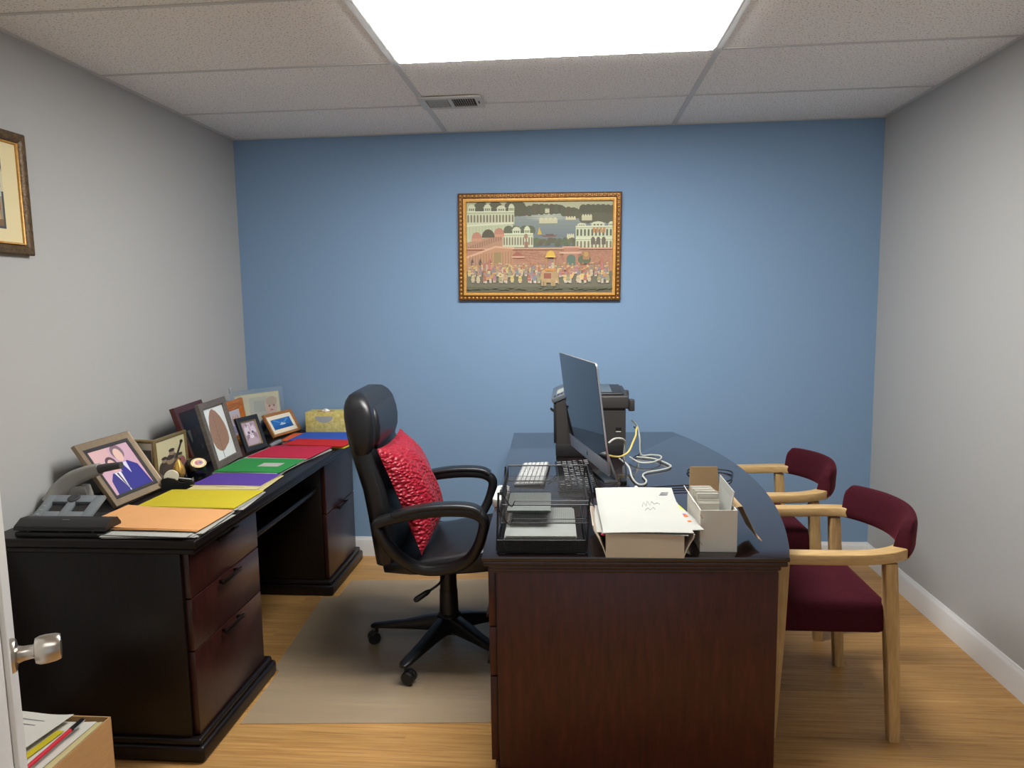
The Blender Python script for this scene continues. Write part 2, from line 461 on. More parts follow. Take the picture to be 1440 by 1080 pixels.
# ================================================================== DOOR (half in frame, at the left)
dE = Vector((1.003, 1.0)); dh = Vector((0.56, -0.83)).normalized(); dn = Vector((-dh.y, dh.x))  # dn: towards the room side
if dn.x < 0: dn = -dn
DX = Matrix(((dh.x, dn.x, 0, dE.x), (dh.y, dn.y, 0, dE.y), (0, 0, 1, 0), (0, 0, 0, 1)))  # local x along the door from the free edge, y out of its face
d = MB()
d.box(0, -.035, .012, .76, 0, 2.02, .002, X=DX)
do = d.obj('door_1', 'white_paint'); do['kind'] = 'structure'
p = MB()
for (a0, a1, z0, z1) in ((.115, .645, .22, 1.88),):
    for q in ((a0, z0, a1, z0 + .018), (a0, z1 - .018, a1, z1), (a0, z0 + .018, a0 + .018, z1 - .018), (a1 - .018, z0 + .018, a1, z1 - .018)):
        p.box(q[0], .0, q[1], q[2], .007, q[3], .002, X=DX)
p.obj('panel_moulding', 'white_paint', do)
kz = 0.962
KX = DX @ T(.062, 0, kz) @ RX(-90) @ Matrix.Scale(.80, 4)
kn = MB()
kn.lathe([(.001, 0), (.032, 0), (.032, .004), (.029, .009), (.016, .012), (.0135, .02), (.0125, .034), (.0135, .037)], 28, X=KX)
kn.lathe([(.0135, .0372), (.023, .039), (.0262, .046), (.0268, .056), (.0255, .072), (.0235, .078), (.0225, .0795), (.006, .0805), (.001, .0805)], 28, X=KX)
kn.obj('door_knob', 'chrome', do)

# ================================================================== CREDENZA along the left wall
cr = thing('credenza', 'long dark espresso wooden credenza desk with two drawer pedestals along the left wall', 'desk', (0.36, 3.03, 0))
ZT = 0.75
b = MB()
b.box(0.012, 2.066, .722, 0.706, 3.985, ZT, .006, 3)
b.box(0.02, 2.076, .700, 0.692, 3.98, .7215, .009, 3)
b.obj('desktop', 'espresso', cr)
def pedestal(y0, y1, fx, drawers):
    MB().box(0.03, y0, .078, fx - .022, y1, .6998, .003).obj('pedestal', 'espresso', cr)
    b = MB()
    b.box(0.022, y0 - .02 if y0 < 3 else y0 - .02, 0.0, fx + .024, min(y1 + .045, 3.975), .055, .012, 3)
    b.box(0.026, y0 - .012, .0552, fx + .012, min(y1 + .03, 3.972), .0778, .008, 3)
    b.obj('plinth', 'espresso', cr)
    for z0, z1, hz, hy in drawers:
        dd = MB().box(fx - .0218, y0 + .012, z0, fx, y1 - .012, z1, .0025).obj('drawer', 'mahogany', cr)
        if hz:
            h = MB()
            ya, yb = hy
            h.box(fx, ya, hz - .006, fx + .02, ya + .012, hz + .006, .002)
            h.box(fx, yb - .012, hz - .006, fx + .02, yb, hz + .006, .002)
            h.box(fx + .014, ya - .012, hz - .007, fx + .024, yb + .012, hz + .007, .003)
            h.obj('handle', 'bronze', dd)
pedestal(2.098, 2.618, .656, [(.544, .697, .680, (2.29, 2.41)), (.368, .540, .528, (2.29, 2.41)), (.082, .364, .352, (2.29, 2.41))])
pedestal(3.425, 3.90, .638, [(.420, .697, None, None), (.082, .416, .408, (3.59, 3.72))])
MB().box(0.25, 2.6185, .536, .605, 3.4245, .562, .010, 3).obj('keyboard_shelf', 'espresso', cr)
MB().box(0.05, 2.6185, .12, .068, 3.4245, .6998).obj('back_panel', 'espresso', cr)

# ================================================================== MAIN DESK (bow-front)
dk = thing('executive_desk', 'big dark mahogany bow-front desk with glossy top in the middle of the room', 'desk', (1.611, 1.965, 0), (0, 0, math.radians(1.7)))
DM = T(1.611, 1.965, 0) @ RZ(1.7)
LEN = 1.925
def bow(inset, wd=.864, n=28):
    pts = [(inset, LEN - inset), (inset, inset)]
    for i in range(n + 1):
        vv = i / n
        y = inset + (LEN - 2 * inset) * vv
        pts.append((wd - inset + .15 * (1 - (2 * vv - 1) ** 2), y))
    return pts
MB().prism(bow(0), .735, .75, .003, 2, X=DM).obj('desktop', 'desk_top', dk)
b = MB()
b.prism(bow(.004), .7185, .7349, .006, 3, X=DM); b.prism(bow(.018), .703, .7184, .006, 3, X=DM); b.prism(bow(.026), .692, .7029, .003, 2, X=DM)
b.obj('edge_moulding', 'mahogany', dk)
MB().box(.040, .035, .08, .846, .060, .6918, .002, X=DM).obj('side_panel', 'mahogany_end', dk)
b = MB(); b.box(.028, .027, 0, .856, .066, .0798, .008, X=DM); b.obj('plinth', 'mahogany', dk)
for v0, v1 in ((.0605, .50), (1.42, 1.88)):
    MB().box(.034, v0, .08, .60, v1, .6918, .002, X=DM).obj('pedestal', 'mahogany', dk)
    MB().box(.022, v0 + (.0065 if v0 < 1 else -.01), 0, .612, v1 + .01, .0798, .008, X=DM).obj('plinth', 'mahogany', dk)
    for z0, z1 in ((.512, .688), (.356, .508), (.084, .352)):
        dd = MB().box(.012, v0 + .006, z0, .0335, v1 - .008, z1, .002, X=DM).obj('drawer', 'mahogany_end', dk)
        h = MB(); vm = (v0 + v1) / 2; hz = z1 - .03
        h.box(-.006, vm - .06, hz - .005, .012, vm - .05, hz + .005, .002, X=DM); h.box(-.006, vm + .05, hz - .005, .012, vm + .06, hz + .005, .002, X=DM)
        h.box(-.010, vm - .07, hz - .006, -.0005, vm + .07, hz + .006, .003, X=DM)
        h.obj('handle', 'bronze', dd)
MB().box(.66, .0605, .08, .68, LEN - .06, .6918, X=DM).obj('modesty_panel', 'mahogany', dk)

# ================================================================== CHAIR MAT
pm = [(.694, 2.300), (.686, 2.668), (.660, 2.674), (.612, 3.385), (.614, 3.394), (.690, 3.396), (.692, 3.60), (.700, 3.612), (1.50, 3.665), (1.580, 2.356)]
mx = Matrix.Identity(4)
tag(MB().prism(pm, .0008, .0034, .0008, 1, X=mx).obj('chair_mat', 'mat_clear'), 'clear grey plastic chair mat lying on the wooden floor under the office chair', 'chair mat')

# ================================================================== OFFICE CHAIR (local frame, faces +x)
CX, CY, CA = 1.345, 2.90, 3.0
oc = thing('office_chair', 'black leather high-back office chair on five casters with looped arms', 'chair', (CX, CY, .0036), (0, 0, math.radians(CA)))
OM = T(CX, CY, .0036) @ RZ(CA)
b = MB()
b.lathe([(.001, .075), (.050, .075), (.053, .09), (.050, .15), (.041, .158), (.038, .26), (.036, .262), (.034, .38), (.032, .39), (.001, .39)], 28, X=OM)
b.obj('gas_column', 'black_plastic', oc)
for a in (176 - CA, 248 - CA, 320 - CA, 32 - CA, 104 - CA):
    A = OM @ RZ(a)
    rings = []
    for r, w, z0, z1 in ((.03, .034, .075, .150), (.10, .030, .078, .138), (.20, .025, .076, .112), (.30, .022, .072, .094), (.335, .020, .070, .088), (.348, .012, .071, .083)):
        rings.append([Vector((r, q[0] * w, (z0 + z1) / 2 + q[1] * (z1 - z0) / 2)) for q in rrect(2, 2, .6, 3)])
    lg = MB().loft(rings, X=A).obj('base_leg', 'black_plastic', oc)
    ca = MB(); wa = RZ(a * 3 % 360)
    K = A @ T(.325, 0, 0) @ RZ(35 + a)
    ca.cyl((0, 0, .045), (0, 0, .078), .008, 10, X=K)
    for s in (-1, 1):
        ca.lathe([(.001, 0), (.022, 0), (.027, .004), (.027, .014), (.022, .019), (.001, .019)], 22, X=K @ T(-.012, s * .0035, .0272) @ RX(-90 * s))
    ca.box(-.028, -.008, .038, .006, .008, .056, .005, X=K)
    ca.obj('caster', 'black_plastic', lg)
# under-seat mechanism and lever
b = MB(); b.box(-.11, -.10, .372, .13, .10, .405, .012, X=OM); b.box(-.06, -.05, .35, .08, .05, .374, .01, X=OM); b.obj('tilt_mechanism', 'black_matte', oc)
b = MB()
b.tube(smooth_path([(-.0, -.09, .378), (-.0, -.15, .372), (-.015, -.175, .352), (-.055, -.20, .33)]), .005, 8, X=OM)
b.tube([(-.05, -.197, .333), (-.06, -.203, .328), (-.10, -.225, .308), (-.108, -.23, .304)], [.007, .011, .012, .006], 10, X=OM)
b.obj('height_lever', 'black_plastic', oc)
# seat: thick pad, waterfall front
rings = []
for x, hw, z0, z1 in ((-.235, .19, .425, .455), (-.22, .235, .41, .468), (-.12, .25, .402, .480), (.0, .255, .40, .498), (.12, .255, .402, .525), (.20, .252, .408, .535), (.25, .24, .425, .525), (.268, .20, .45, .50)):
    zc, hz = (z0 + z1) / 2, (z1 - z0) / 2
    rings.append([Vector((x, q[0] * hw, zc + q[1] * hz)) for q in rrect(2, 2, .55, 6)])
MB().loft(rings, X=OM).obj('seat', 'leather', oc, sharp=60)
# backrest
def back_rings(tab):
    out = []
    for z, xb, xf, hw, rr in tab:
        cx_, th = (xb + xf) / 2, (xf - xb) / 2
        ring = []
        for q in rrect(2 * th, 2 * hw, min(.032, th * .85), 6):
            bend = .018 * (q[1] / .25) ** 2        # wings wrap slightly forward
            ring.append(Vector((cx_ + q[0] + bend, q[1], z)))
        out.append(ring)
    return out
bt = [(.435, -.245, -.20, .20, .5), (.45, -.268, -.190, .235, .6), (.55, -.280, -.190, .245, .6), (.65, -.292, -.200, .25, .6), (.75, -.308, -.218, .25, .6), (.85, -.336, -.248, .248, .6),
      (.93, -.358, -.270, .243, .6), (1.0, -.370, -.278, .235, .6)]
MB().loft(back_rings(bt), X=OM).obj('backrest', 'leather', oc, sharp=60)
ht = [(.880, -.332, -.292, .240, .5), (.895, -.340, -.268, .249, .6), (.94, -.352, -.256, .254, .6), (.99, -.364, -.254, .254, .6), (1.035, -.371, -.258, .250, .6), (1.070, -.372, -.266, .240, .6),
      (1.095, -.367, -.278, .222, .65), (1.114, -.356, -.294, .19, .7), (1.122, -.342, -.312, .13, .7)]
hr = MB().loft(back_rings(ht), X=OM).obj('headrest', 'leather', oc, sharp=60)
hc_ = [(.895, -.30, -.264, .175, .5), (.908, -.30, -.248, .195, .6), (.945, -.30, -.237, .203, .6), (.99, -.30, -.235, .203, .6), (1.03, -.30, -.240, .198, .6), (1.060, -.30, -.252, .180, .6), (1.076, -.30, -.270, .15, .6)]
MB().loft(back_rings(hc_), X=OM).obj('front_pad', 'leather', hr, sharp=60)
# arms: closed loops of flattened tube
loop = [(-.225, .640), (-.13, .668), (-.02, .685), (.08, .688), (.145, .678), (.178, .650), (.172, .60), (.150, .54), (.115, .490), (.06, .458), (-.01, .445), (-.075, .452), (-.13, .485), (-.175, .535), (-.21, .59)]
for s_ in (-1, 1):
    pts = smooth_path([(x, s_ * (.300 - (.035 * max(0, (.56 - z) / .12))), z) for x, z in loop], 5, closed=True)
    am = MB().tube(pts, 1.0, closed=True, prof=[(q[0], q[1]) for q in rrect(.040, .052, .016, 4)], up=(0, 1, 0), X=OM).obj('armrest', 'black_plastic', oc, sharp=50)
    pad = smooth_path([(x, s_ * .300, z) for x, z in ((-.17, .672), (-.10, .692), (-.02, .7045), (.07, .708), (.135, .701), (.168, .682))], 6)
    MB().tube(pad, [.5] + [1.0] * (len(pad) - 2) + [.5], prof=[(q[0], q[1]) for q in rrect(.022, .064, .010, 4)], up=(0, 1, 0), X=OM).obj('arm_pad', 'leather', am, sharp=50)
    MB().box(-.05, min(s_ * .20, s_ * .275), .425, .05, max(s_ * .20, s_ * .275), .452, .008, X=OM).obj('bracket', 'black_plastic', am)

# cushion leaning on the backrest
cu_c = Vector((1.200, 2.875, .708)); cu_t = 21.0
CM = T(*cu_c) @ RZ(CA - 1) @ RY(-cu_t)
def pillow(side):
    def f(u, v):
        a, b_ = 2 * u - 1, 2 * v - 1
        hs = .225
        pin = 1 - .07 * (1 - b_ * b_) ; pin2 = 1 - .07 * (1 - a * a)
        t = max(0.0, (1 - abs(a) ** 2.6)) ** .55 * max(0.0, (1 - abs(b_) ** 2.6)) ** .55
        wr = .004 * math.sin(a * 9 + b_ * 4) * t
        return Vector((side * ((.100 if side > 0 else .022) * t + wr), a * hs * pin, b_ * hs * pin2))
    return f
b = MB(); b.grid(pillow(1), 36, 36, X=CM); b.grid(pillow(-1), 36, 36, X=CM)
bmesh.ops.remove_doubles(b.bm, verts=b.bm.verts, dist=.0005); bmesh.ops.recalc_face_normals(b.bm, faces=b.bm.faces)
tag(b.obj('cushion', 'quilt', sharp=80), 'shiny red quilted square cushion leaning on the office chair back', 'cushion')

# ================================================================== GUEST ARMCHAIRS (local, facing -x)
def guest_chair():
    t = thing('armchair', '', 'chair', group=None)
    def leg(p0, p1, w0, w1, wm, mid=.45):
        rings = []
        for s in (0, .15, .35, .5, .62, .75, .9, 1):
            w = w0 + (wm - w0) * min(1, s / .62) if s <= .62 else wm + (w1 - wm) * (s - .62) / .38
            pc = Vector(p0).lerp(Vector(p1), s)
            rings.append([pc + Vector((q[0] * w, q[1] * w, 0)) for q in rrect(1, 1, .15, 2)])
        return MB().loft(rings)
    for s in (-1, 1):
        leg((.208, s * .248, 0), (.172, s * .248, .612), .036, .040, .044).obj('leg', 'maple_v', t)
        leg((-.190, s * .248, 0), (-.165, s * .248, .612), .030, .038, .040).obj('leg', 'maple_v', t)
        path = smooth_path([(-.235, s * .250, .628), (-.10, s * .258, .629), (.05, s * .262, .631), (.13, s * .258, .634), (.185, s * .243, .638), (.222, s * .222, .641)], 6)
        MB().tube(path, 1.0, prof=rrect(.054, .036, .005, 2), up=(0, 0, 1)).obj('armrest', 'maple', t, sharp=45)
    # seat pad with a rounded back edge and soft crown
    out = []
    for p in rrect(.39, .50, .03, 4): out.append((p[0] - .02, p[1]))
    n = len(out)
    rings = []
    def ring(k, z, kx=0):
        r = []
        for x, y in out:
            bulge = .035 * (1 - (y / .25) ** 2) if x > .1 else (-.02 * (1 - (y / .25) ** 2) if x < -.15 else 0)
            r.append(Vector(((x + bulge + .02) * k - .02, y * k, z)))
        return r
    for k_, z in ((.97, .370), (.99, .374), (1.0, .384), (1.0, .445), (.985, .462), (.94, .472), (.8, .482), (.55, .489), (.25, .493), (.02, .494)): rings.append(ring(k_, z))
    MB().loft(rings).obj('seat', 'velvet', t, sharp=70)
    fr = MB()
    fr.box(-.16, -.17, .352, .165, -.15, .3715, .002); fr.box(-.16, .15, .352, .165, .17, .3715, .002)
    fr.box(-.165, -.149, .352, -.143, .149, .3715, .002); fr.box(.145, -.149, .352, .167, .149, .3715, .002)
    fr.obj('seat_rail', 'maple', t)
    # curved upholstered back pad
    R_, sag, half = None, .085, .235
    R_ = (half * half + sag * sag) / (2 * sag); xc = .205 + sag - R_
    am = math.asin(half / R_)
    rings = []
    N = 26
    for i in range(N + 1):
        tt = -1 + 2 * i / N; a = am * tt
        nrm = Vector((math.cos(a), math.sin(a), 0)); pc = Vector((xc, 0, 0)) + nrm * (R_ + .002)
        e = 1 - abs(tt)
        top = .742 - (.022 * max(0, 1 - e / .10) ** 2 if e < .10 else 0) ; bot = .618 + .004 * (1 - abs(tt))
        top += .006 * (1 - tt * tt)
        th = .058 - (.003 * (1 - e / .05) if e < .05 else 0)
        zc, hz = (top + bot) / 2, (top - bot) / 2
        r = []
        for q in rrect(2, 2, .5, 5):
            lean = .016 * (q[1] + 1) / 2
            sx = q[0] * th / 2 * (1 - .35 * max(0, q[1]))
            r.append(pc + nrm * (sx + lean) + Vector((0, 0, zc + q[1] * hz)))
        rings.append(r)
    MB().loft(rings).obj('backrest', 'velvet', t, sharp=60)
    return t
def dup(root, loc, rz, label):
    r = root.copy(); COL.objects.link(r); r.location = loc; r.rotation_euler = (0, 0, rz); r['label'] = label
    for ch in list(root.children):
        cc = ch.copy(); COL.objects.link(cc); cc.parent = r
        for g in list(ch.children):
            gg = g.copy(); COL.objects.link(gg); gg.parent = cc
    return r
g1 = guest_chair()
g1['group'] = 'guest armchairs on the right of the desk'
g2 = dup(g1, (2.712, 3.295, 0), math.radians(0.5), 'maple armchair with burgundy velvet seat, farther one nearest the blue wall')
g1.location = (2.722, 2.585, 0)
g1['label'] = 'maple armchair with burgundy velvet seat, nearer one with its front leg standing clear'

# ================================================================== PICTURES
def mitre_frame(w, h, bw, d, X, prof=None):
    """four mitred bars round a w x h rectangle (x-z plane, front at y=0, depth to +y)"""
    b = MB()
    pr = prof or [(0, 0.15), (.12, 0), (.45, .06), (.8, .22), (1, .35), (1, 1), (0, 1)]   # (across 0 outer..1 inner, depth)
    rings = []
    for cx, cz, dx, dz in ((0, 0, 1, 1), (w, 0, -1, 1), (w, h, -1, -1), (0, h, 1, -1)):
        rings.append([Vector((cx + dx * q[0] * bw, q[1] * d, cz + dz * q[0] * bw)) for q in pr])
    b.loft(rings, closed=True, X=X)
    return b

def beads(b, w, h, inset, step, r, X, y=0.0, mi=0, ax=1.0):
    def blob(x, z, hor):
        bb = bmesh.new(); bmesh.ops.create_icosphere(bb, subdivisions=1, radius=r)
        for v_ in bb.verts: v_.co = Vector((v_.co.x * (ax if hor else 1) + x, v_.co.y * .8 + y, v_.co.z * (1 if hor else ax) + z))
        b._take(bb, mi, X)
    nx = int((w - 2 * inset) / step); nz = int((h - 2 * inset) / step)
    for i in range(nx + 1):
        x = inset + (w - 2 * inset) * i / nx
        blob(x, inset, True); blob(x, h - inset, True)
    for i in range(1, nz):
        z = inset + (h - 2 * inset) * i / nz
        blob(inset, z, False); blob(w - inset, z, False)
    return b

# --- big painting on the blue wall
def painting_shapes():
    rnd = random.Random(3)
    s = []
    A = s.append
    A((rc(0, 0, 1, 1), c(132, 140, 120)))
    A((rc(0, .90, 1, 1), c(186, 190, 160)))
    # lake in horizontal bands
    for i in range(12):
        t = i / 11; y0 = .50 + .38 * t
        A((rc(.22, y0, 1, y0 + .36 / 11), (lin(84 + 62 * t), lin(108 + 52 * t), lin(124 + 34 * t), 1)))
    for i in range(9):
        y = .80 + .012 * i; ww = .05 + .016 * (8 - abs(i - 4)) + rnd.random() * .05
        A(([(.56 - ww, y), (.56, y + .004), (.56 + ww, y), (.56, y - .004)], c(206, 212, 190)))
    # far hills with tree bumps
    for x in [i / 60 for i in range(20, 61)]:
        hgt = .90 if x < .62 else .90 - .05 * min(1, (x - .62) / .2)
        if .45 < x < .66: hgt = .915
        A((ell(x, hgt, .022 + .012 * rnd.random(), .045 + .02 * rnd.random(), 10), c(70 + rnd.randint(-8, 10), 76 + rnd.randint(-8, 10), 66)))
    for x in [i / 30 for i in range(24, 31)]:
        A((ell(x, .82 + .02 * rnd.random(), .03, .07, 10), c(78, 84, 70)))
        A((ell(x, .90 + .02 * rnd.random(), .028, .05, 10), c(64, 72, 60)))
    # islands
    for (x0, x1, y0, y1) in ((.50, .625, .76, .81), (.54, .57, .875, .91), (.68, .75, .795, .82), (.79, .86, .79, .84), (.69, .74, .58, .63)):
        A((rc(x0, y0, x1, y1), c(206, 204, 168)))
        for i in range(4): A((ell(x0 + (x1 - x0) * (i + .5) / 4, y1, (x1 - x0) / 10, .018, 8), c(214, 212, 178)))
        A((rc(x0, y0 - .006, x1, y0), c(110, 120, 104)))
    # barge
    A(([(.50, .645), (.53, .63), (.61, .63), (.63, .65), (.61, .615), (.53, .615)], c(120, 70, 74)))
    A((rc(.545, .62, .60, .645), c(96, 70, 76)))
    A(([(.49, .64), (.50, .72), (.52, .64)], c(208, 180, 70)))
    # dark trees behind the wall
    for i in range(46):
        A((ell(.44 + .32 * rnd.random(), .53 + .05 * rnd.random(), .018, .03, 9), c(74 + rnd.randint(-14, 14), 88 + rnd.randint(-14, 14), 68)))
    pale, shade, dk_ = c(206, 216, 182), c(160, 172, 140), c(78, 92, 84)
    def hall(x0, x1, y0, y1, rows, cols, arch=True, domes=()):
        A((rc(x0, y0, x1, y1), pale))
        hh = (y1 - y0) / rows
        for r in range(rows):
            yb = y0 + r * hh
            A((rc(x0, yb + hh * .90, x1, yb + hh), c(226, 232, 204))); A((rc(x0, yb + hh * .84, x1, yb + hh * .90), shade))
            for k_ in range(cols):
                cx = x0 + (x1 - x0) * (k_ + .5) / cols; w2 = (x1 - x0) / cols * .26
                A((rc(cx - w2, yb + hh * .16, cx + w2, yb + hh * .58), dk_ if r else c(122, 112, 96)))
                if arch: A((ell(cx, yb + hh * .58, w2, hh * .16, 8, 0, 180), dk_ if r else c(122, 112, 96)))
        for cx, rw, rh in domes:
            A((rc(cx - rw, y1, cx + rw, y1 + rh * .8), pale))
            for k_ in (-.5, 0, .5): A((rc(cx + k_ * rw - rw * .14, y1 + rh * .1, cx + k_ * rw + rw * .14, y1 + rh * .6), dk_))
            A((ell(cx, y1 + rh * .8, rw * .95, rh * .75, 12, 0, 180), c(216, 222, 192)))
            A((rc(cx - rw * 1.2, y1 + rh * .76, cx + rw * 1.2, y1 + rh * .86), c(228, 232, 206)))
            A((rc(cx - rw * .06, y1 + rh * 1.5, cx + rw * .06, y1 + rh * 1.75), c(200, 180, 110)))
    for x in (.10, .2, .31, .36): A((ell(x, .93, .05, .09, 12), c(66, 76, 62)))
    A((rc(0, .52, .32, .78), c(196, 206, 172)))
    for i in range(14): A((rc(.02 + .022 * i, .60, .023 + .022 * i, .74), c(168, 178, 146)))
    hall(0, .33, .755, .90, 1, 15, domes=((.035, .025, .05), (.145, .025, .05), (.24, .03, .04), (.31, .02, .05)))
    A(([(0, .75), (.32, .78), (.32, .76), (0, .73)], c(224, 230, 204)))
    for x in (.29, .34, .40, .44): A((ell(x, .68, .035, .06, 12), c(76, 92, 74)))
    hall(.25, .46, .50, .655, 1, 11, domes=((.345, .028, .045), (.418, .02, .05)))
    A((rc(.40, .50, .425, .56), c(150, 108, 90))); A((ell(.41, .62, .014, .03, 10), c(164, 118, 104)))
    A((ell(.765, .52, .04, .05, 12), c(70, 88, 66)))
    hall(.75, 1.0, .47, .73, 2, 10, domes=((.79, .028, .02), (.90, .045, .03), (.99, .018, .03)))
    for i in range(3): A((ell(.868 + .036 * i, .575, .014, .035, 10, 0, 180), c(92, 86, 82))); A((rc(.854 + .036 * i, .525, .882 + .036 * i, .575), c(92, 86, 82)))
    for i in range(4): A((rc(.866 + .023 * i, .655, .882 + .023 * i, .71), c(190, 138, 90)))
    # pink town walls
    pk, pk2 = c(186, 132, 108), c(166, 112, 92)
    A(([(0, .40), (0, .555), (.12, .60), (.25, .635), (.25, .50)], c(182, 138, 112)))
    for i in range(15): A((rc(.008 + .016 * i, .46 + .0085 * i, .016 + .016 * i, .51 + .009 * i), c(150, 104, 88)))
    for x, y in ((.07, .60), (.225, .645)):
        A((ell(x, y, .035, .07, 14, 0, 180), c(192, 130, 110))); A((rc(x - .036, y - .03, x + .036, y), c(206, 150, 124)))
    A((ell(.15, .61, .045, .09, 14, 0, 180), c(62, 66, 56)))
    A((rc(0, .20, 1, .485), pk))
    for r in range(20):
        y = .21 + r * .014
        for k_ in range(44):
            x = .34 + .0152 * k_ + (.0076 if r % 2 else 0)
            if x < .985 and rnd.random() < .75: A((rc(x, y, x + .011, y + .004), pk2 if rnd.random() < .6 else c(204, 158, 130)))
    A((rc(0, .475, 1, .49), c(212, 160, 132)))
    A(([(0, .38), (.2, .50), (.32, .485), (.32, .20), (0, .20)], c(190, 140, 108)))
    A(([(0, .375), (.2, .495), (.33, .48), (.33, .50), (.2, .515), (0, .40)], c(222, 176, 146)))
    for i in range(16): A((rc(.02 + .019 * i, .22, .026 + .019 * i, .40 + .005 * min(i, 10)), c(162, 116, 88)))
    for x in (.03, .085, .15): A(([(x, .22), (x + .02, .22), (x + .02, .34), (x + .01, .38), (x, .34)], c(70, 60, 62)))
    A((rc(.19, .32, .24, .44), c(150, 130, 86)))
    A(([(.31, .40), (.35, .455), (.40, .40)], c(160, 84, 74))); A((rc(.31, .38, .40, .402), c(206, 160, 136)))
    A((rc(.67, .24, .77, .50), c(178, 120, 100))); A((rc(.66, .49, .78, .505), c(214, 164, 138))); A((rc(.64, .425, .79, .445), c(214, 174, 150)))
    A((rc(.69, .24, .75, .37), c(70, 108, 96))); A((ell(.72, .37, .03, .045, 12, 0, 180), c(70, 108, 96)))
    A((ell(.81, .36, .045, .05, 12), c(70, 92, 70))); A((rc(.80, .36, .845, .44), c(168, 120, 78))); A((ell(.822, .42, .016, .03, 10), c(190, 150, 84)))
    # ground
    A((rc(0, 0, 1, .235), c(96, 98, 84))); A((rc(0, 0, 1, .06), c(74, 80, 66)))
    # procession: a crowd of small robed figures, horses and an elephant with canopy
    robes = [c(192, 136, 92), c(206, 164, 110), c(150, 132, 140), c(176, 96, 80), c(204, 188, 152), c(122, 132, 140), c(186, 150, 120), c(150, 150, 110), c(172, 120, 130), c(214, 192, 120)]
    skin = c(172, 124, 92)
    def person_(x, y, k_):
        q = rnd.choice(robes); w2 = .011 * k_; hh = .085 * k_
        A((rc(x - w2 * .7, y, x - w2 * .1, y + hh * .35), c(222, 206, 184))); A((rc(x + w2 * .1, y, x + w2 * .7, y + hh * .35), c(222, 206, 184)))
        A(([(x - w2 * 1.2, y + hh * .22), (x + w2 * 1.2, y + hh * .22), (x + w2 * .7, y + hh * .85), (x - w2 * .7, y + hh * .85)], q))
        A((rc(x - w2, y + hh * .5, x + w2, y + hh * .55), rnd.choice(robes)))
        A((ell(x, y + hh * .98, w2 * .62, hh * .13, 8), skin))
        A((ell(x, y + hh * 1.10, w2 * .8, hh * .10, 8), rnd.choice(robes)))
    def horse(x, y, col, f=1):
        A((ell(x, y + .07, .028, .035, 12), col)); A(([(x + f * .018, y + .07), (x + f * .034, y + .125), (x + f * .046, y + .115), (x + f * .030, y + .05)], col))
        for dx in (-.02, -.012, .012, .02): A((rc(x + dx - .003, y, x + dx + .003, y + .05), c(226, 214, 200)))
        A((rc(x - .012, y + .07, x + .012, y + .105), rnd.choice(robes)))
    for row, (y, k_, n) in enumerate(((.235, .8, 40), (.20, .9, 38), (.165, 1.0, 30), (.10, 1.1, 20))):
        for i in range(n):
            person_(.015 + .97 * (i + .8 * rnd.random()) / n, y + .015 * rnd.random(), k_)
        if row == 1:
            A((ell(.565, .21, .05, .05, 16), c(176, 146, 102)))
        if row == 2:
            for x, q in ((.26, c(200, 170, 140)), (.46, c(150, 140, 150)), (.70, c(224, 180, 120)), (.80, c(232, 190, 130)), (.95, c(128, 132, 138)), (.15, c(196, 150, 90))): horse(x, .10, q, rnd.choice((-1, 1)))
    # elephant and golden canopy
    A((ell(.565, .165, .055, .06, 16), c(186, 156, 112))); A((ell(.612, .19, .024, .045, 12), c(178, 148, 106)))
    for dx in (-.04, -.02, .025, .042): A((rc(.565 + dx - .008, .07, .565 + dx + .008, .14), c(178, 148, 106)))
    A(([(.622, .19), (.636, .16), (.640, .09), (.632, .09), (.625, .14)], c(178, 148, 106)))
    A((rc(.535, .15, .585, .21), c(150, 70, 56)))
    A((rc(.54, .235, .62, .265), c(206, 136, 62))); A((rc(.552, .265, .557, .40), c(200, 160, 70))); A((rc(.604, .265, .609, .40), c(200, 160, 70)))
    A((ell(.58, .395, .03, .065, 14, 0, 180), c(222, 180, 60))); A((rc(.545, .385, .615, .40), c(232, 196, 84)))
    person_(.575, .265, 1.0); person_(.595, .262, .9)
    # shields, banners
    A((ell(.235, .19, .014, .026, 12), c(220, 200, 150))); A((ell(.235, .19, .006, .011, 10), c(150, 110, 70)))
    for x in (.16, .93): A(([(x - .012, .25), (x, .40), (x + .012, .25)], c(196, 110, 110)))
    for i in range(90): A((ell(rnd.random(), .03 + .03 * rnd.random(), .01, .008, 6), c(84, 92, 70)))
    return s

pw, ph = .888, .580
PM = T(1.2515, 3.972, 1.4775) @ RY(.85)
pt = thing('painting', 'large gold-framed painting of a procession beside a lake, hung on the blue wall', 'painting', (1.695, 3.975, 1.763), (0, math.radians(.85), 0))
b = mitre_frame(pw, ph, .029, .024, PM, [(0, .30), (.12, .12), (.2, .25), (.8, .25), (.9, .1), (1, .25), (1, 1), (0, 1)])
b.obj('outer_frame', 'gold_dark', pt)
b = MB(); beads(b, pw, ph, .0145, .0215, .0068, PM, .003, ax=1.25); b.obj('carved_beading', 'gold', pt, sharp=80)
IM = PM @ T(.0292, .004, .0292)
b = mitre_frame(pw - .0584, ph - .0584, .0175, .018, IM, [(0, .0), (.5, .02), (.55, .2), (.8, .25), (.85, .1), (1, .3), (1, 1), (0, 1)]); b.obj('inner_frame', 'gold_pale', pt)
art('canvas', pt, pw - .092, ph - .092, painting_shapes(), PM @ T(.046, .019, .046), 'print_matte', fade=.22)
b = MB(); b.box(.01, .0242, .01, pw - .01, .0262, ph - .01, X=PM); b.obj('backing_board', 'cardboard', pt)

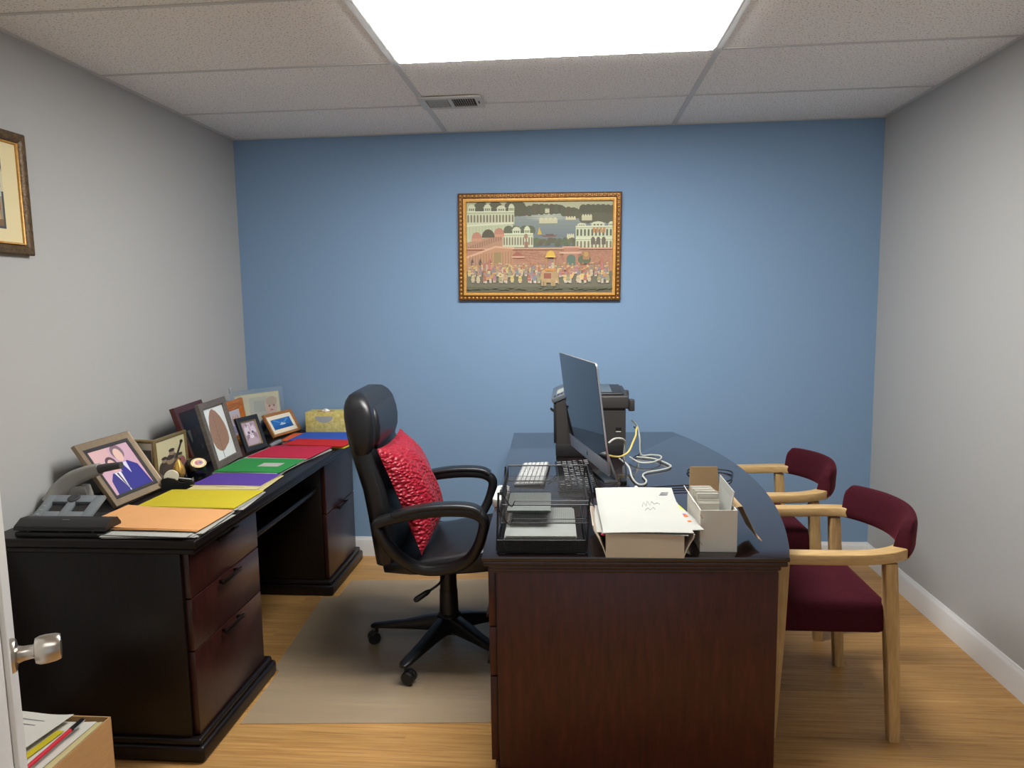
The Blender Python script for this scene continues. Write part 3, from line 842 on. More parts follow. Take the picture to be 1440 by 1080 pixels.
# --- framed picture on the left wall (partly outside the photo)
LW, LH = .50, .405
LM = T(.0265, 2.386 - LW, 1.653) @ RZ(90)
lp = thing('framed_picture', 'ornate bronze-framed picture with a cream mat on the grey left wall', 'picture', (.02, 2.136, 1.66))
mitre_frame(LW, LH, .034, .024, LM, [(0, .3), (.15, .05), (.5, 0), (.85, .25), (1, .45), (1, 1), (0, 1)]).obj('frame', 'bronze_carved', lp)
mitre_frame(LW - .0688, LH - .0688, .006, .012, LM @ T(.0344, .006, .0344)).obj('inner_lip', 'gold_pale', lp)
ls = [(rc(0, 0, 1, 1), c(226, 212, 166)), (rc(.16, .13, .84, .84), c(74, 76, 82)), (rc(.18, .155, .82, .815), c(150, 140, 116)), (rc(.18, .45, .82, .815), c(180, 186, 172))]
rnd = random.Random(5)
for i in range(5):
    x = .22 + .13 * i
    ls += [(rc(x, .50, x + .10, .70), c(206, 200, 170)), (ell(x + .05, .70, .045, .07, 12, 0, 180), c(214, 206, 170)), (rc(x + .02, .54, x + .035, .66), c(92, 84, 70)), (rc(x + .06, .54, x + .075, .66), c(92, 84, 70))]
ls.append((rc(.18, .155, .82, .22), c(124, 96, 66)))
for i in range(70):
    x = .2 + .6 * rnd.random(); y = .22 + .2 * rnd.random()
    ls += [(rc(x - .008, y, x + .008, y + .05), rnd.choice([c(170, 84, 74), c(196, 160, 120), c(214, 190, 160), c(150, 70, 70), c(130, 110, 100)])), (ell(x, y + .058, .006, .012, 7), c(180, 140, 110))]
art('print_sheet', lp, LW - .08, LH - .08, ls, LM @ T(.040, .014, .040), 'print_matte')

# ================================================================== STANDING FRAMES ON THE CREDENZA
def stand_frame(label, B0, yaw, tilt, w, h, bw, depth, fm, shapes, lip=None, mat_w=0.0, mat_col=None, prof=None, strut=True, name='photo_frame'):
    z = ZT + .001 + depth * math.sin(math.radians(tilt))
    X = T(B0[0], B0[1], z) @ RZ(yaw) @ RX(-tilt)
    e = X.to_euler()
    t = thing(name, label, 'photo frame', (B0[0], B0[1], z), tuple(e), group='picture frames standing on the credenza')
    mitre_frame(w, h, bw, depth, X, prof).obj('frame', fm, t)
    i = bw - .001
    if lip:
        mitre_frame(w - 2 * i, h - 2 * i, lip[1], depth * .5, X @ T(i, depth * .2, i)).obj('inner_lip', lip[0], t)
        i += lip[1] - .001
    if mat_w:
        MB().box(i, depth * .52, i, w - i, depth * .60, h - i, X=X).obj('mat_board', mat_col, t)
        art('photograph', t, w - 2 * i - 2 * mat_w, h - 2 * i - 2 * mat_w, shapes, X @ T(i + mat_w, depth * .51, i + mat_w))
    else:
        art('photograph', t, w - 2 * i, h - 2 * i, shapes, X @ T(i, depth * .55, i))
    MB().box(bw * .5, depth * .78, bw * .5, w - bw * .5, depth * .99, h - bw * .5, X=X).obj('backing_board', 'black_matte', t)
    if strut:
        # easel leg from the upper back down to the desk
        top = X @ Vector((w / 2, depth, h * .62))
        bk = (RZ(yaw) @ Vector((0, 1, 0)))
        ht_ = top.z - ZT
        foot = Vector((top.x, top.y, ZT + .002)) + bk * min(.10, ht_ * .38)
        if foot.x < .012: foot.x = .012
        if foot.y > 3.96: foot.y = 3.96
        ax = (RZ(yaw) @ Vector((1, 0, 0)))
        sm = MB(); wv = ax * min(.022, w * .12); d_ = bk * .003
        sm.loft([[top - wv * .7, top + wv * .7, top + wv * .7 + d_, top - wv * .7 + d_], [foot - wv, foot + wv, foot + wv + d_, foot - wv + d_]])
        sm.obj('easel_leg', 'black_matte', t)
    return t

couple = [(rc(0, 0, 1, 1), c(206, 168, 186)), (rc(0, .55, .45, 1), c(214, 176, 178)),
          (ell(.64, .84, .15, .17, 18), c(130, 108, 118)), (ell(.63, .78, .10, .15, 16), c(226, 190, 176)), (ell(.36, .64, .13, .16, 18), c(96, 70, 84)), (ell(.36, .60, .09, .14, 16), c(222, 184, 172)),
          ([(.08, 0), (.12, .30), (.24, .44), (.46, .44), (.56, .28), (.56, 0)], c(62, 60, 132)), ([(.46, 0), (.48, .52), (.56, .60), (.74, .62), (.92, .48), (.98, 0)], c(58, 56, 140)),
          ([(.28, .44), (.44, .44), (.40, .05)], c(230, 226, 236)), ([(.33, .43), (.37, .43), (.40, .06), (.36, .22)], c(40, 40, 70)), ([(.58, .60), (.70, .61), (.66, .34)], c(214, 210, 230)), (ell(.40, .03, .012, .03, 8), c(240, 240, 240))]
stand_frame('big taupe photo frame of a couple in blue, leaning back behind the grey punch', (.242, 2.392), 87.1, 34, .296, .268, .028, .018, 'taupe_frame', couple, lip=('pewter', .013),
            prof=[(0, .5), (.02, .1), (.10, 0), (.18, .1), (.9, .3), (1, .4), (1, 1), (0, 1)])

# bifold brass frame
bf = thing('folding_frame', 'old brass folding double photo frame standing between the couple photo and the dark plaque', 'photo frame', (.215, 2.70, ZT + .001), group='picture frames standing on the credenza')
def leaf_frame(X, w, h, shapes):
    fr = mitre_frame(w, h, .014, .012, X, [(0, .3), (.3, 0), (.7, 0), (1, .4), (1, 1), (0, 1)]).obj('frame_leaf', 'brass', bf)
    art('photograph', fr, w - .026, h - .026, shapes, X @ T(.013, .007, .013))
    MB().box(.004, .009, .004, w - .004, .0118, h - .004, X=X).obj('backing_board', 'black_matte', fr)
old = [(rc(0, 0, 1, 1), c(196, 188, 150)), (rc(0, 0, 1, .30), c(112, 100, 84))]
rnd = random.Random(9)
for x, y, r_, q in ((.25, .30, .20, c(70, 62, 56)), (.52, .42, .22, c(104, 96, 86)), (.80, .30, .18, c(140, 92, 86)), (.45, .15, .3, c(84, 74, 64)), (.72, .12, .2, c(120, 84, 76))):
    old += [(ell(x, y, r_, r_ * .9, 14), q), (ell(x, y + r_ * .95, r_ * .45, r_ * .32, 12), c(150, 130, 104)), (ell(x, y + r_ * 1.2, r_ * .48, r_ * .2, 12), c(64, 58, 52))]
old += [([(.60, .45), (.84, .80), (.90, .78), (.68, .42)], c(62, 56, 50)), (ell(.88, .82, .06, .05, 10), c(50, 46, 42))]
FZ = ZT + .0015
leaf_frame(T(.216, 2.700, FZ) @ RZ(90) @ RX(-2), .243, .190, old)
lx = T(.208, 2.694, FZ) @ RZ(-10) @ RX(-1) @ T(-.10, 0, 0)
leaf_frame(lx, .098, .19, [(rc(0, 0, 1, 1), c(210, 206, 190)), (rc(.08, .05, .92, .82), c(110, 108, 104)), (ell(.5, .45, .3, .28, 12), c(150, 146, 140)), (ell(.5, .2, .36, .16, 12), c(80, 80, 80))])
b = MB(); b.cyl((.206, 2.6995, FZ + .002), (.2045, 2.6995, FZ + .185), .0035, 8); b.obj('hinge', 'brass', bf)

# dark plaque-like wooden frame (behind the leaf picture)
dark = [(rc(0, 0, 1, 1), c(30, 14, 14)), ([(.16, .62), (.30, .62), (.25, .42), (.20, .36)], c(196, 190, 176)), (ell(.42, .52, .08, .10, 10), c(92, 24, 26)), (ell(.6, .55, .09, .12, 10), c(84, 26, 24)), (ell(.75, .5, .08, .1, 10), c(60, 22, 22)),
        ([(.35, .0), (.4, .4), (.75, .42), (.8, 0)], c(22, 16, 18)), (ell(.5, .34, .14, .09, 10), c(66, 22, 24)), (ell(.55, .22, .05, .05, 8), c(96, 84, 76))]
stand_frame('dark red-brown wooden picture frame standing half hidden behind the brown leaf picture', (.222, 2.985), 96, 17, .30, .285, .030, .022, 'redwood', dark, prof=[(0, .2), (.05, 0), (1, .15), (1, 1), (0, 1)])
leafp = [(rc(0, 0, 1, 1), c(216, 222, 220))]
lo = [(.40, .02), (.42, .14), (.30, .17), (.18, .24), (.10, .38), (.09, .52), (.14, .68), (.24, .84), (.36, .94), (.46, .97), (.62, .90), (.76, .78), (.86, .62), (.90, .46), (.88, .32), (.78, .24), (.66, .20), (.52, .15), (.43, .14), (.42, .02)]
leafp.append((lo[1:-1], c(150, 116, 94)))
leafp.append(([(.400, .02), (.425, .02), (.455, .92), (.448, .92)], c(116, 84, 66)))
for i in range(7):
    y = .24 + .09 * i
    leafp += [([(.44, y), (.44, y + .008), (.74 - .02 * i, y + .14), (.74 - .02 * i, y + .136)], c(124, 92, 74)), ([(.44, y), (.44, y + .008), (.16 + .025 * i, y + .12), (.16 + .025 * i, y + .116)], c(124, 92, 74))]
stand_frame('tall grey wooden frame holding one brown skeleton leaf on white', (.322, 2.985), 93.7, 14, .272, .298, .030, .020, 'grey_wood', leafp, strut=False, prof=[(0, .1), (.05, 0), (.9, .0), (1, .2), (1, 1), (0, 1)])
catp = [(rc(0, 0, 1, 1), c(168, 150, 160)), (ell(.5, .60, .40, .34, 18), c(206, 196, 206)), (ell(.32, .86, .12, .12, 3), c(150, 130, 138)), (ell(.68, .86, .12, .12, 3), c(150, 130, 138)), (ell(.36, .54, .09, .06, 12), c(118, 102, 122)), (ell(.64, .54, .09, .06, 12), c(118, 102, 122)), (ell(.28, .30, .16, .18, 10), c(140, 120, 134)), (ell(.74, .34, .14, .2, 10), c(150, 130, 140)), (ell(.36, .54, .035, .035, 10), c(64, 54, 70)), (ell(.64, .54, .035, .035, 10), c(64, 54, 70)),
        (ell(.5, .42, .05, .04, 10), c(60, 48, 66)), (ell(.5, .16, .36, .2, 14), c(178, 160, 170)), (ell(.5, .36, .16, .08, 10), c(222, 212, 220)), (rc(.46, .58, .54, .9), c(172, 158, 168))]
stand_frame('small black frame with a pale grey animal photo, in front of the orange wooden frame', (.292, 3.335), 76, 19, .159, .176, .024, .016, 'black_frame', catp, strut=False, lip=('brass', .006))
seap = [(rc(0, 0, 1, 1), c(40, 106, 180)), (rc(0, 0, 1, .35), c(30, 92, 160)), ([(.1, .9), (.4, .55), (.45, .6), (.2, .95)], c(86, 150, 206)), ([(.9, .85), (.6, .5), (.56, .55), (.8, .9)], c(86, 150, 206)), (ell(.52, .42, .16, .07, 12), c(206, 224, 232)), (ell(.5, .5, .05, .12, 10), c(180, 208, 224))]
M['mat_cream'] = mat('mat_cream', c(232, 226, 204), .8)
stand_frame('low brown wooden frame with a blue sea picture, beside the blue folder', (.272, 3.715), 76, 30, .245, .138, .016, .016, 'oak_frame', seap, strut=False, mat_w=.024, mat_col='mat_cream')
famp = [(rc(0, 0, 1, 1), c(196, 190, 196)), (ell(.35, .6, .16, .2, 12), c(150, 120, 120)), (ell(.65, .6, .16, .2, 12), c(120, 110, 130)), (rc(.15, .1, .85, .4), c(140, 140, 168)), (ell(.36, .68, .1, .12, 10), c(214, 180, 160)), (ell(.64, .68, .1, .12, 10), c(214, 180, 160))]
stand_frame('orange wooden frame with stepped moulding, standing behind the small black frame', (.165, 3.455), 92, 9, .222, .232, .052, .020, 'orange_wood', famp, strut=False, prof=[(0, .1), (.1, 0), (.35, .0), (.36, .2), (.6, .2), (.62, .4), (.9, .4), (1, .6), (1, 1), (0, 1)])

# acrylic stand frame in the corner
at = thing('acrylic_frame', 'clear acrylic stand frame with a faded baby photo in the wall corner', 'photo frame', (.10, 3.66, ZT + .001), group='picture frames standing on the credenza')
AM = T(.080, 3.655, ZT + .001) @ RZ(59.5) @ RX(-6)
MB().box(0, .0, .0, .335, .0035, .262, .001, X=AM).obj('front_sheet', 'acrylic', at)
MB().box(0, .0065, .0, .335, .0100, .262, .001, X=AM).obj('back_sheet', 'acrylic', at)
babyp = [(rc(0, 0, 1, 1), c(206, 198, 164)), (rc(.30, .1, .72, .92), c(188, 184, 166)), (rc(.40, .55, .66, .82), c(172, 172, 158)), (ell(.80, .66, .15, .22, 16), c(214, 176, 160)), (ell(.82, .78, .14, .12, 12), c(190, 166, 140)), (ell(.76, .66, .02, .03, 8), c(110, 80, 70)), (ell(.87, .66, .02, .03, 8), c(110, 80, 70)), (ell(.81, .56, .04, .02, 8), c(180, 110, 110)),
         ([(.5, 0), (.58, .36), (.72, .44), (.95, .40), (1, 0)], c(156, 140, 130)), (ell(.62, .25, .12, .12, 12), c(86, 86, 104)), (ell(.5, .12, .12, .1, 12), c(60, 66, 90))]
art('photograph', at, .275, .222, babyp, AM @ T(.028, .0052, .012))
MB().box(.025, .0054, .008, .308, .0062, .238, X=AM).obj('backing_sheet', 'manila', at)
b = MB(); b.box(.002, -.002, .255, .010, .013, .285, .002, X=AM); b.obj('clip', 'alu', at)

# ================================================================== CREDENZA: folders and papers along the front
def sheet(b, cx, cy, w, d, z, th, rot, bend=0.0, lift=0.0, curl=(1, 0), nu=8, nv=8, mi=0):
    """paper or folder leaf w (x) by d (y), gently bent"""
    X = T(cx, cy, z) @ RZ(rot)
    def f(u, v_):
        t = max(0.0, (u - .5) * curl[0] * 2) if curl[0] else max(0.0, (v_ - .5) * curl[1] * 2)
        return Vector(((u - .5) * w, (v_ - .5) * d, bend * (1 - (2 * u - 1) ** 2) * .5 + lift * t * t))
    b.grid(f, nu, nv, mi, X, thick=th)
    return b
def paper_stack(label, cx, cy, z, n, w=.216, d=.279, th=.0012, jit=.012, rot=0, rj=4, mtl='paper', seed=1, group='white papers under the coloured folders'):
    r = random.Random(seed)
    t = thing('paper_stack', label, 'papers', (cx, cy, z), group=group)
    for i in range(n):
        b = MB(); sheet(b, cx + r.uniform(-jit, jit), cy + r.uniform(-jit, jit), w, d, z + i * (th + .0004), th, rot + r.uniform(-rj, rj), nu=3, nv=3)
        b.obj('sheet', mtl, t)
    return z + n * (th + .0004)
def folder(label, cx, cy, z, mtl, w=.298, d=.24, rot=0.0, th=.0022, bend=.002, lift=0.0, curl=(1, 0), tab=None, sticker=None):
    t = thing('file_folder', label, 'folder', (cx, cy, z), group='coloured file folders on the credenza')
    b = MB(); sheet(b, cx, cy, w, d, z, th * .45, rot, bend * .6, 0)
    if tab: b.box(w * tab[0], -d / 2 - .012, .0002, w * tab[1], -d / 2 + .002, .0012, X=T(cx, cy, z) @ RZ(rot))
    b.obj('back_cover', tab[2] if tab else mtl, t)
    b = MB(); sheet(b, cx, cy + .003, w, d - .006, z + th * .5, th * .45, rot + .4, bend, lift, curl)
    b.obj('front_cover', mtl, t)
    if sticker:
        b = MB(); b.box(sticker[0] * w, sticker[1] * d, z + th + bend * .45 + .0004 + .0002, sticker[2] * w, sticker[3] * d, z + th + bend * .45 + .0009 + .0002, X=T(cx, cy, 0) @ RZ(rot))
        b.obj('label_sticker', 'paper', t)
    return z + th + max(bend * .5, 0) + .0006

z = paper_stack('stack of white sheets fanned out under the peach folder at the credenza corner', .535, 2.205, ZT + .0008, 7, w=.30, d=.24, rot=2, rj=5, seed=2, jit=.02)
z = folder('yellow folder edge lying directly beneath the peach folder', .515, 2.235, z, 'f_yellow', w=.33, d=.215, rot=-3)
z = folder('peach orange folder lying on top nearest the black hole punch', .500, 2.232, z, 'f_peach', w=.39, d=.232, rot=-2, lift=.012, curl=(-1, 0), bend=.006)
z = paper_stack('stack of white sheets showing past the right side of the yellow folder', .545, 2.49, ZT + .0008, 8, w=.29, d=.235, rot=2, rj=3, seed=5)
z = folder('bright yellow folder lying between the peach and purple folders', .505, 2.490, z, 'f_yellow', w=.37, d=.238, rot=-1)
z = paper_stack('cream manila sheets with tabs under the purple folder', .512, 2.765, ZT + .0008, 6, w=.28, d=.235, rot=2, rj=3, mtl='manila', seed=8)
z = folder('purple folder lying between the yellow and green folders', .500, 2.785, z, 'f_purple', w=.292, d=.20, rot=-2, tab=(-.1, .3, 'manila'))
z = paper_stack('white sheets poking out left of the green folder', .488, 3.03, ZT + .0008, 7, w=.29, d=.262, rot=-3, rj=4, seed=11)
z = folder('green folder with a small white label sticker', .490, 3.035, z, 'f_green', w=.30, d=.262, rot=-3, sticker=(.0, -.12, .32, .14))
z = paper_stack('white sheets sticking out around the crimson folder', .505, 3.315, ZT + .0008, 7, w=.31, d=.262, rot=-7, rj=4, seed=14)
z = folder('crimson red folder lying between the green and scarlet folders', .515, 3.322, z, 'f_red', w=.31, d=.266, rot=-5)
z2 = folder('orange folder peeking out under the scarlet folder at the credenza edge', .585, 3.55, ZT + .0012, 'f_orange', w=.33, d=.165, rot=-6)
z2 = folder('yellow folder with a wavy edge under the scarlet folder', .592, 3.545, z2, 'f_yellow', w=.33, d=.16, rot=-9)
z2 = folder('scarlet red folder lying between the crimson and blue folders', .578, 3.545, z2 + .004, 'f_scarlet', w=.335, d=.165, rot=-8)
z3 = folder('orange folder showing left of the blue folder', .490, 3.765, ZT + .0012, 'f_orange', w=.34, d=.225, rot=3)
z3 = folder('royal blue folder lying farthest along the credenza, before the tissue box', .545, 3.745, z3 + .002, 'f_blue', w=.33, d=.235, rot=-2)
tag(MB().tube(smooth_path([(.335, 3.50, ZT + .004), (.345, 3.53, ZT + .010), (.35, 3.57, ZT + .012), (.345, 3.61, ZT + .008)], 5), [.006] + [.011] * 14 + [.006], 8).obj('eyeglass_case', 'grey_plastic'),
    'small grey rounded case lying between the black frame and the blue sea picture', 'case')

# tissue box
tb = thing('tissue_box', 'yellow-green patterned tissue box in the far credenza corner', 'tissue box', (.505, 3.905, ZT + .001))
tx0, tx1, ty0, ty1, tz1 = .388, .622, 3.862, 3.972, ZT + .122
b = MB()
b.box(tx0, ty0, ZT + .001, tx1, ty1, tz1, .002)
b.obj('carton', 'tissue_box', tb)
b = MB()
ov = ell(.495, tz1 - .024, .052, .036, 24, 180, 360)
b.poly([(p[0], ty0 - .0006, p[1]) for p in ov]); b.obj('opening_film', 'paper_grey', tb)
b = MB(); b.prism(ell(.495, 3.90, .052, .032, 24), tz1 + .0003, tz1 + .0008); b.obj('opening', 'cardboard', tb)
b = MB()
b.grid(lambda u, v_: Vector((.468 + .055 * u + .004 * math.sin(v_ * 7), 3.888 + .02 * v_ + .006 * math.sin(u * 9), tz1 - .004 + .02 * math.sin(PI * u) * (1 - abs(2 * v_ - 1)))), 12, 8, thick=.001)
b.obj('tissue_sheet', 'tissue', tb)

# ------------------------------------------------------------------ punches, tape dispenser, globe, ornament
hp = thing('hole_punch', 'black three-hole punch at the near left corner of the credenza', 'hole punch', (.25, 2.12, ZT))
b = MB(); b.box(.098, 2.084, ZT + .0005, .402, 2.170, ZT + .016, .004); b.obj('base', 'black_matte', hp)
b = MB()
pf = [(2.084, .022), (2.088, .034), (2.118, .052), (2.150, .050), (2.166, .030), (2.166, .022)]
b.loft([[Vector((x, y, ZT + z_)) for y, z_ in pf] for x in (.096, .404)]); b.obj('lever_arm', 'black_plastic', hp)
b = MB(); b.box(.130, 2.0855, ZT + .026, .365, 2.0885, ZT + .0295, .001); b.obj('front_ridge', 'black_gloss', hp)
for x in (.142, .25, .358):
    MB().cyl((x, 2.096, ZT + .014), (x, 2.096, ZT + .024), .009, 14).obj('punch_pin', 'dark_metal', hp)
b = MB()
pts = [(.243 + .0022 * i, 2.1125 + .0006 * math.sin(i * 2.2), ZT + .0500 + .0008 * math.sin(i * 2.2)) for i in range(12)]
b.tube(pts, .0006, 5); b.obj('logo_script', 'alu', hp)

sp = thing('heavy_stapler', 'grey heavy-duty punch with a long curved lever behind the black hole punch', 'heavy punch', (.13, 2.30, ZT))
GX = T(.056, 2.215, ZT + .0005) @ RX(28)
b = MB()
# sloping face plate with two square windows
w_, h_ = .205, .115
ox = [0, .016, .030, .088, .112, .172, .188, .205]
for (x0, x1, y0, y1) in ((.0, .030, 0, h_), (.088, .114, 0, h_), (.172, .205, 0, h_), (.030, .088, 0, .036), (.114, .172, 0, .036), (.030, .088, .082, h_), (.114, .172, .082, h_)):
    b.box(x0, y0, .012, x1, y1, .026, .0015, X=GX)
b.box(.012, .004, .0, .193, h_ - .004, .0118, .004, X=GX)
b.obj('body', 'grey_plastic', sp)
b = MB(); b.box(.056, 2.225, ZT + .0005, .262, 2.330, ZT + .010, .004); b.obj('base_plate', 'black_matte', sp)
for q in ((.034, .040, .084, .078), (.118, .040, .168, .078)):
    MB().box(q[0], q[1], .012, q[2], q[3], .016, X=GX).obj('window_well', 'printer_dark', sp)
b = MB(); b.lathe([(.001, .026), (.020, .026), (.020, .029), (.015, .031), (.011, .030), (.001, .0305)], 24, X=GX @ T(.101, .099, 0)); b.obj('dial', 'rubber', sp)
for i in range(3):
    b = MB(); b.box(.010, .02 + .02 * i, .026, .020, .024 + .02 * i, .0266, X=GX); b.obj('scale_mark', 'paper_grey', sp)
lev = smooth_path([(.048, 2.335, ZT + .040), (.070, 2.345, ZT + .080), (.110, 2.35, ZT + .118), (.160, 2.352, ZT + .142), (.215, 2.352, ZT + .158), (.255, 2.352, ZT + .166), (.296, 2.352, ZT + .172)], 6)
nL = len(lev)
b = MB(); b.tube(lev[:25], [1.7 - .8 * i / 24 for i in range(25)], prof=rrect(.034, .046, .012, 4), up=(0, 0, 1)); lo_ = b.obj('lever', 'grey_lever', sp, sharp=50)
b = MB(); b.tube(lev[24:], [1.0 - .25 * i / (nL - 25) for i in range(nL - 24)], prof=rrect(.032, .030, .011, 4), up=(0, 0, 1)); b.obj('grip', 'rubber', lo_, sharp=50)
b = MB(); b.loft([[Vector((x, y, z_)) for x, y, z_ in ((.035, q, ZT + .01), (.19, q, ZT + .01), (.165, q, ZT + .10), (.120, q, ZT + .100), (.075, q, ZT + .06))] for q in (2.332, 2.366)]); b.obj('arm_housing', 'grey_lever', sp)

td = thing('tape_dispenser', 'black desk tape dispenser with a white roll beside the purple folder', 'tape dispenser', (.30, 2.70, ZT))
TDX = T(.245, 2.672, ZT + .0005) @ RZ(24)
b = MB()
prof_ = [(0, 0), (.118, 0), (.120, .022), (.100, .030), (.082, .022), (.066, .026), (.05, .040), (.024, .048), (.004, .044), (0, .036)]
for q0, q1 in ((-.024, -.012), (.012, .024)):
    b.loft([[Vector((x, q, z_)) for x, z_ in prof_] for q in (q0, q1)], X=TDX)
b.box(0, -.012, 0, .118, .012, .014, X=TDX)
b.obj('body', 'black_plastic', td)
b = MB(); b.lathe([(.012, -.009), (.027, -.009), (.027, .009), (.012, .009)], 28, X=TDX @ T(.036, 0, .046) @ RX(90)); b.obj('tape_roll', 'ivory', td)
b = MB(); b.box(.060, -.008, .0475, .114, .008, .0482, X=TDX @ RY(12) @ T(-.006, 0, .004)); b.obj('tape_strip', 'paper_grey', td)
b = MB(); b.box(.112, -.010, .022, .116, .010, .0345, X=TDX); b.obj('cutter', 'alu', td)

gl = thing('desk_trophy', 'round black desk ornament with a small printed oval badge beside the tape dispenser', 'ornament', (.285, 2.855, ZT))
GLX = T(.285, 2.855, ZT)
b = MB(); b.lathe([(.001, .0005), (.040, .0005), (.043, .008), (.043, .045), (.040, .062), (.030, .078), (.016, .086), (.001, .088)], 30, X=GLX); b.obj('body', 'black_gloss', gl)
BX = GLX @ RZ(-35) @ T(.030, 0, .066) @ RY(52)
b = MB(); b.lathe([(.001, .002), (.030, .002), (.032, .004), (.030, .007), (.001, .007)], 26, X=BX @ Matrix.Diagonal((.75, 1.1, 1, 1))); b.obj('badge_rim', 'brass', gl)
art('badge', gl, 1, 1, [([( .5 + (p[0]) * 0, p[1]) for p in []] or ell(.5, .5, .018, .026, 18), c(216, 200, 160)), (ell(.5, .5, .013, .019, 16), c(188, 122, 110)), (ell(.5, .506, .006, .008, 10), c(86, 92, 130)), (rc(.493, .486, .507, .496), c(150, 80, 76))], BX @ T(-.5, 0, .0078) @ Matrix(((1, 0, 0, 0), (0, 0, 1, -.5), (0, -1, 0, 0), (0, 0, 0, 1))), 'print')
b = MB(); b.lathe([(.001, 0), (.008, 0), (.006, .012), (.010, .020), (.005, .034), (.001, .036)], 14, X=GLX @ T(-.012, -.052, .0005)); b.obj('figurine_peg', 'black_gloss', gl)

go = thing('gold_ornament', 'small gold pear-shaped ornament in front of the old brass folding frame', 'ornament', (.262, 2.765, ZT))
GOX = T(.264, 2.768, ZT + .0005)
b = MB(); b.lathe([(.001, 0), (.016, 0), (.018, .005), (.010, .010), (.008, .016)], 18, X=GOX); b.obj('foot', 'black_gloss', go)
b = MB()
rings = []
for r_, z_ in ((.002, .014), (.016, .022), (.024, .036), (.025, .050), (.020, .068), (.012, .084), (.005, .096), (.001, .102)):
    rings.append([Vector((math.cos(2 * PI * j / 32) * r_ * (1 + .06 * math.cos(8 * 2 * PI * j / 32)), math.sin(2 * PI * j / 32) * r_ * (1 + .06 * math.cos(8 * 2 * PI * j / 32)), z_)) for j in range(32)])
b.loft(rings, X=GOX @ RY(0)); b.obj('gourd', 'gold', go, sharp=70)

# ================================================================== ON THE MAIN DESK
ZD = 0.7505
# --- printer at the far end, front facing the office chair
pr = thing('printer', 'boxy dark grey laser printer at the far end of the big desk', 'printer', (1.96, 3.49, ZD))
pf_ = [(1.800, .060), (2.118, .060), (2.118, .215), (1.866, .215), (1.866, .278), (1.800, .250)]
b = MB(); b.loft([[Vector((x, y, ZD + z_)) for x, z_ in pf_] for y in (3.285, 3.690)]); b.obj('body', 'printer', pr)
b = MB(); b.box(1.796, 3.281, ZD, 2.112, 3.694, ZD + .0595, .005); b.obj('paper_cassette', 'printer_dark', pr)
b = MB(); b.box(1.788, 3.283, ZD + .062, 1.7998, 3.692, ZD + .246, .005); b.obj('front_cover', 'printer_dark', pr)
b = MB(); b.box(1.8665, 3.290, ZD + .2152, 2.118, 3.686, ZD + .2222, .002); b.obj('output_tray', 'printer_dark', pr)
b = MB(); b.box(1.8665, 3.281, ZD + .2225, 2.132, 3.694, ZD + .282, .007, 3); b.box(2.132, 3.30, ZD + .208, 2.160, 3.345, ZD + .262, .005); b.box(2.132, 3.63, ZD + .208, 2.160, 3.675, ZD + .262, .005)
b.obj('scanner_unit', 'printer', pr)
b = MB(); b.box(1.88, 3.31, ZD + .2822, 2.112, 3.665, ZD + .292, .005, 3); b.obj('scanner_lid', 'printer_dark', pr)
b = MB(); b.box(1.91, 3.345, ZD + .2921, 2.06, 3.64, ZD + .2935, .0006); b.obj('lid_inset', 'panel_grey', pr)
PX = T(1.786, 3.283, ZD + .2475) @ RY(-23)
b = MB(); b.box(0, 0, 0, .084, .409, .024, .005, 3, X=PX); cp_ = b.obj('control_panel', 'panel_grey', pr)
b = MB()
for i in range(4):
    for j in range(3): b.box(.014 + .017 * i, .016 + .016 * j, .0241, .024 + .017 * i, .027 + .016 * j, .0255, .0006, X=PX)
b.obj('key_pad', 'black_plastic', cp_)
b = MB(); b.box(.028, .090, .0241, .062, .24, .0248, X=PX); b.obj('display', 'paper_grey', cp_)
b = MB(); b.box(1.765, 3.30, ZD + .196, 1.80, 3.34, ZD + .203, .002, X=T(1.80, 3.3, ZD + .2) @ RY(38) @ T(-1.80, -3.3, -ZD - .2)); b.obj('paper_stop', 'black_plastic', pr)
b = MB(); b.box(1.853, 3.2835, ZD + .06, 1.855, 3.2852, ZD + .205); b.box(1.853, 3.2835, ZD + .195, 1.99, 3.2852, ZD + .197); b.obj('panel_seam', 'black_plastic', pr)
b = MB(); b.box(1.862, 3.2836, ZD + .168, 1.868, 3.2849, ZD + .172); b.obj('logo_mark', 'white_plastic', pr)
b = MB(); b.box(2.073, 3.2832, ZD + .120, 2.098, 3.2852, ZD + .138, .0005); b.obj('port_recess', 'black_plastic', pr)
b = MB(); b.box(2.074, 3.2822, ZD + .1155, 2.096, 3.2848, ZD + .1195); b.obj('port_label', 'white_plastic', pr)

# --- all-in-one computer, screen towards the office chair
mo = thing('computer', 'thin silver all-in-one computer on the big desk, dark screen facing the office chair', 'computer', (2.0, 2.90, ZD))
B0 = Vector((2.005, 2.592, .826)); B1 = Vector((1.867, 3.172, .826)); wM = (B1 - B0).length
e1 = (B1 - B0) / wM; up_ = Vector((-.0525, 0.004, .418)); up_ = (up_ - e1 * up_.dot(e1)).normalized(); nb = -(e1.cross(up_))
if nb.x < 0: nb = -nb
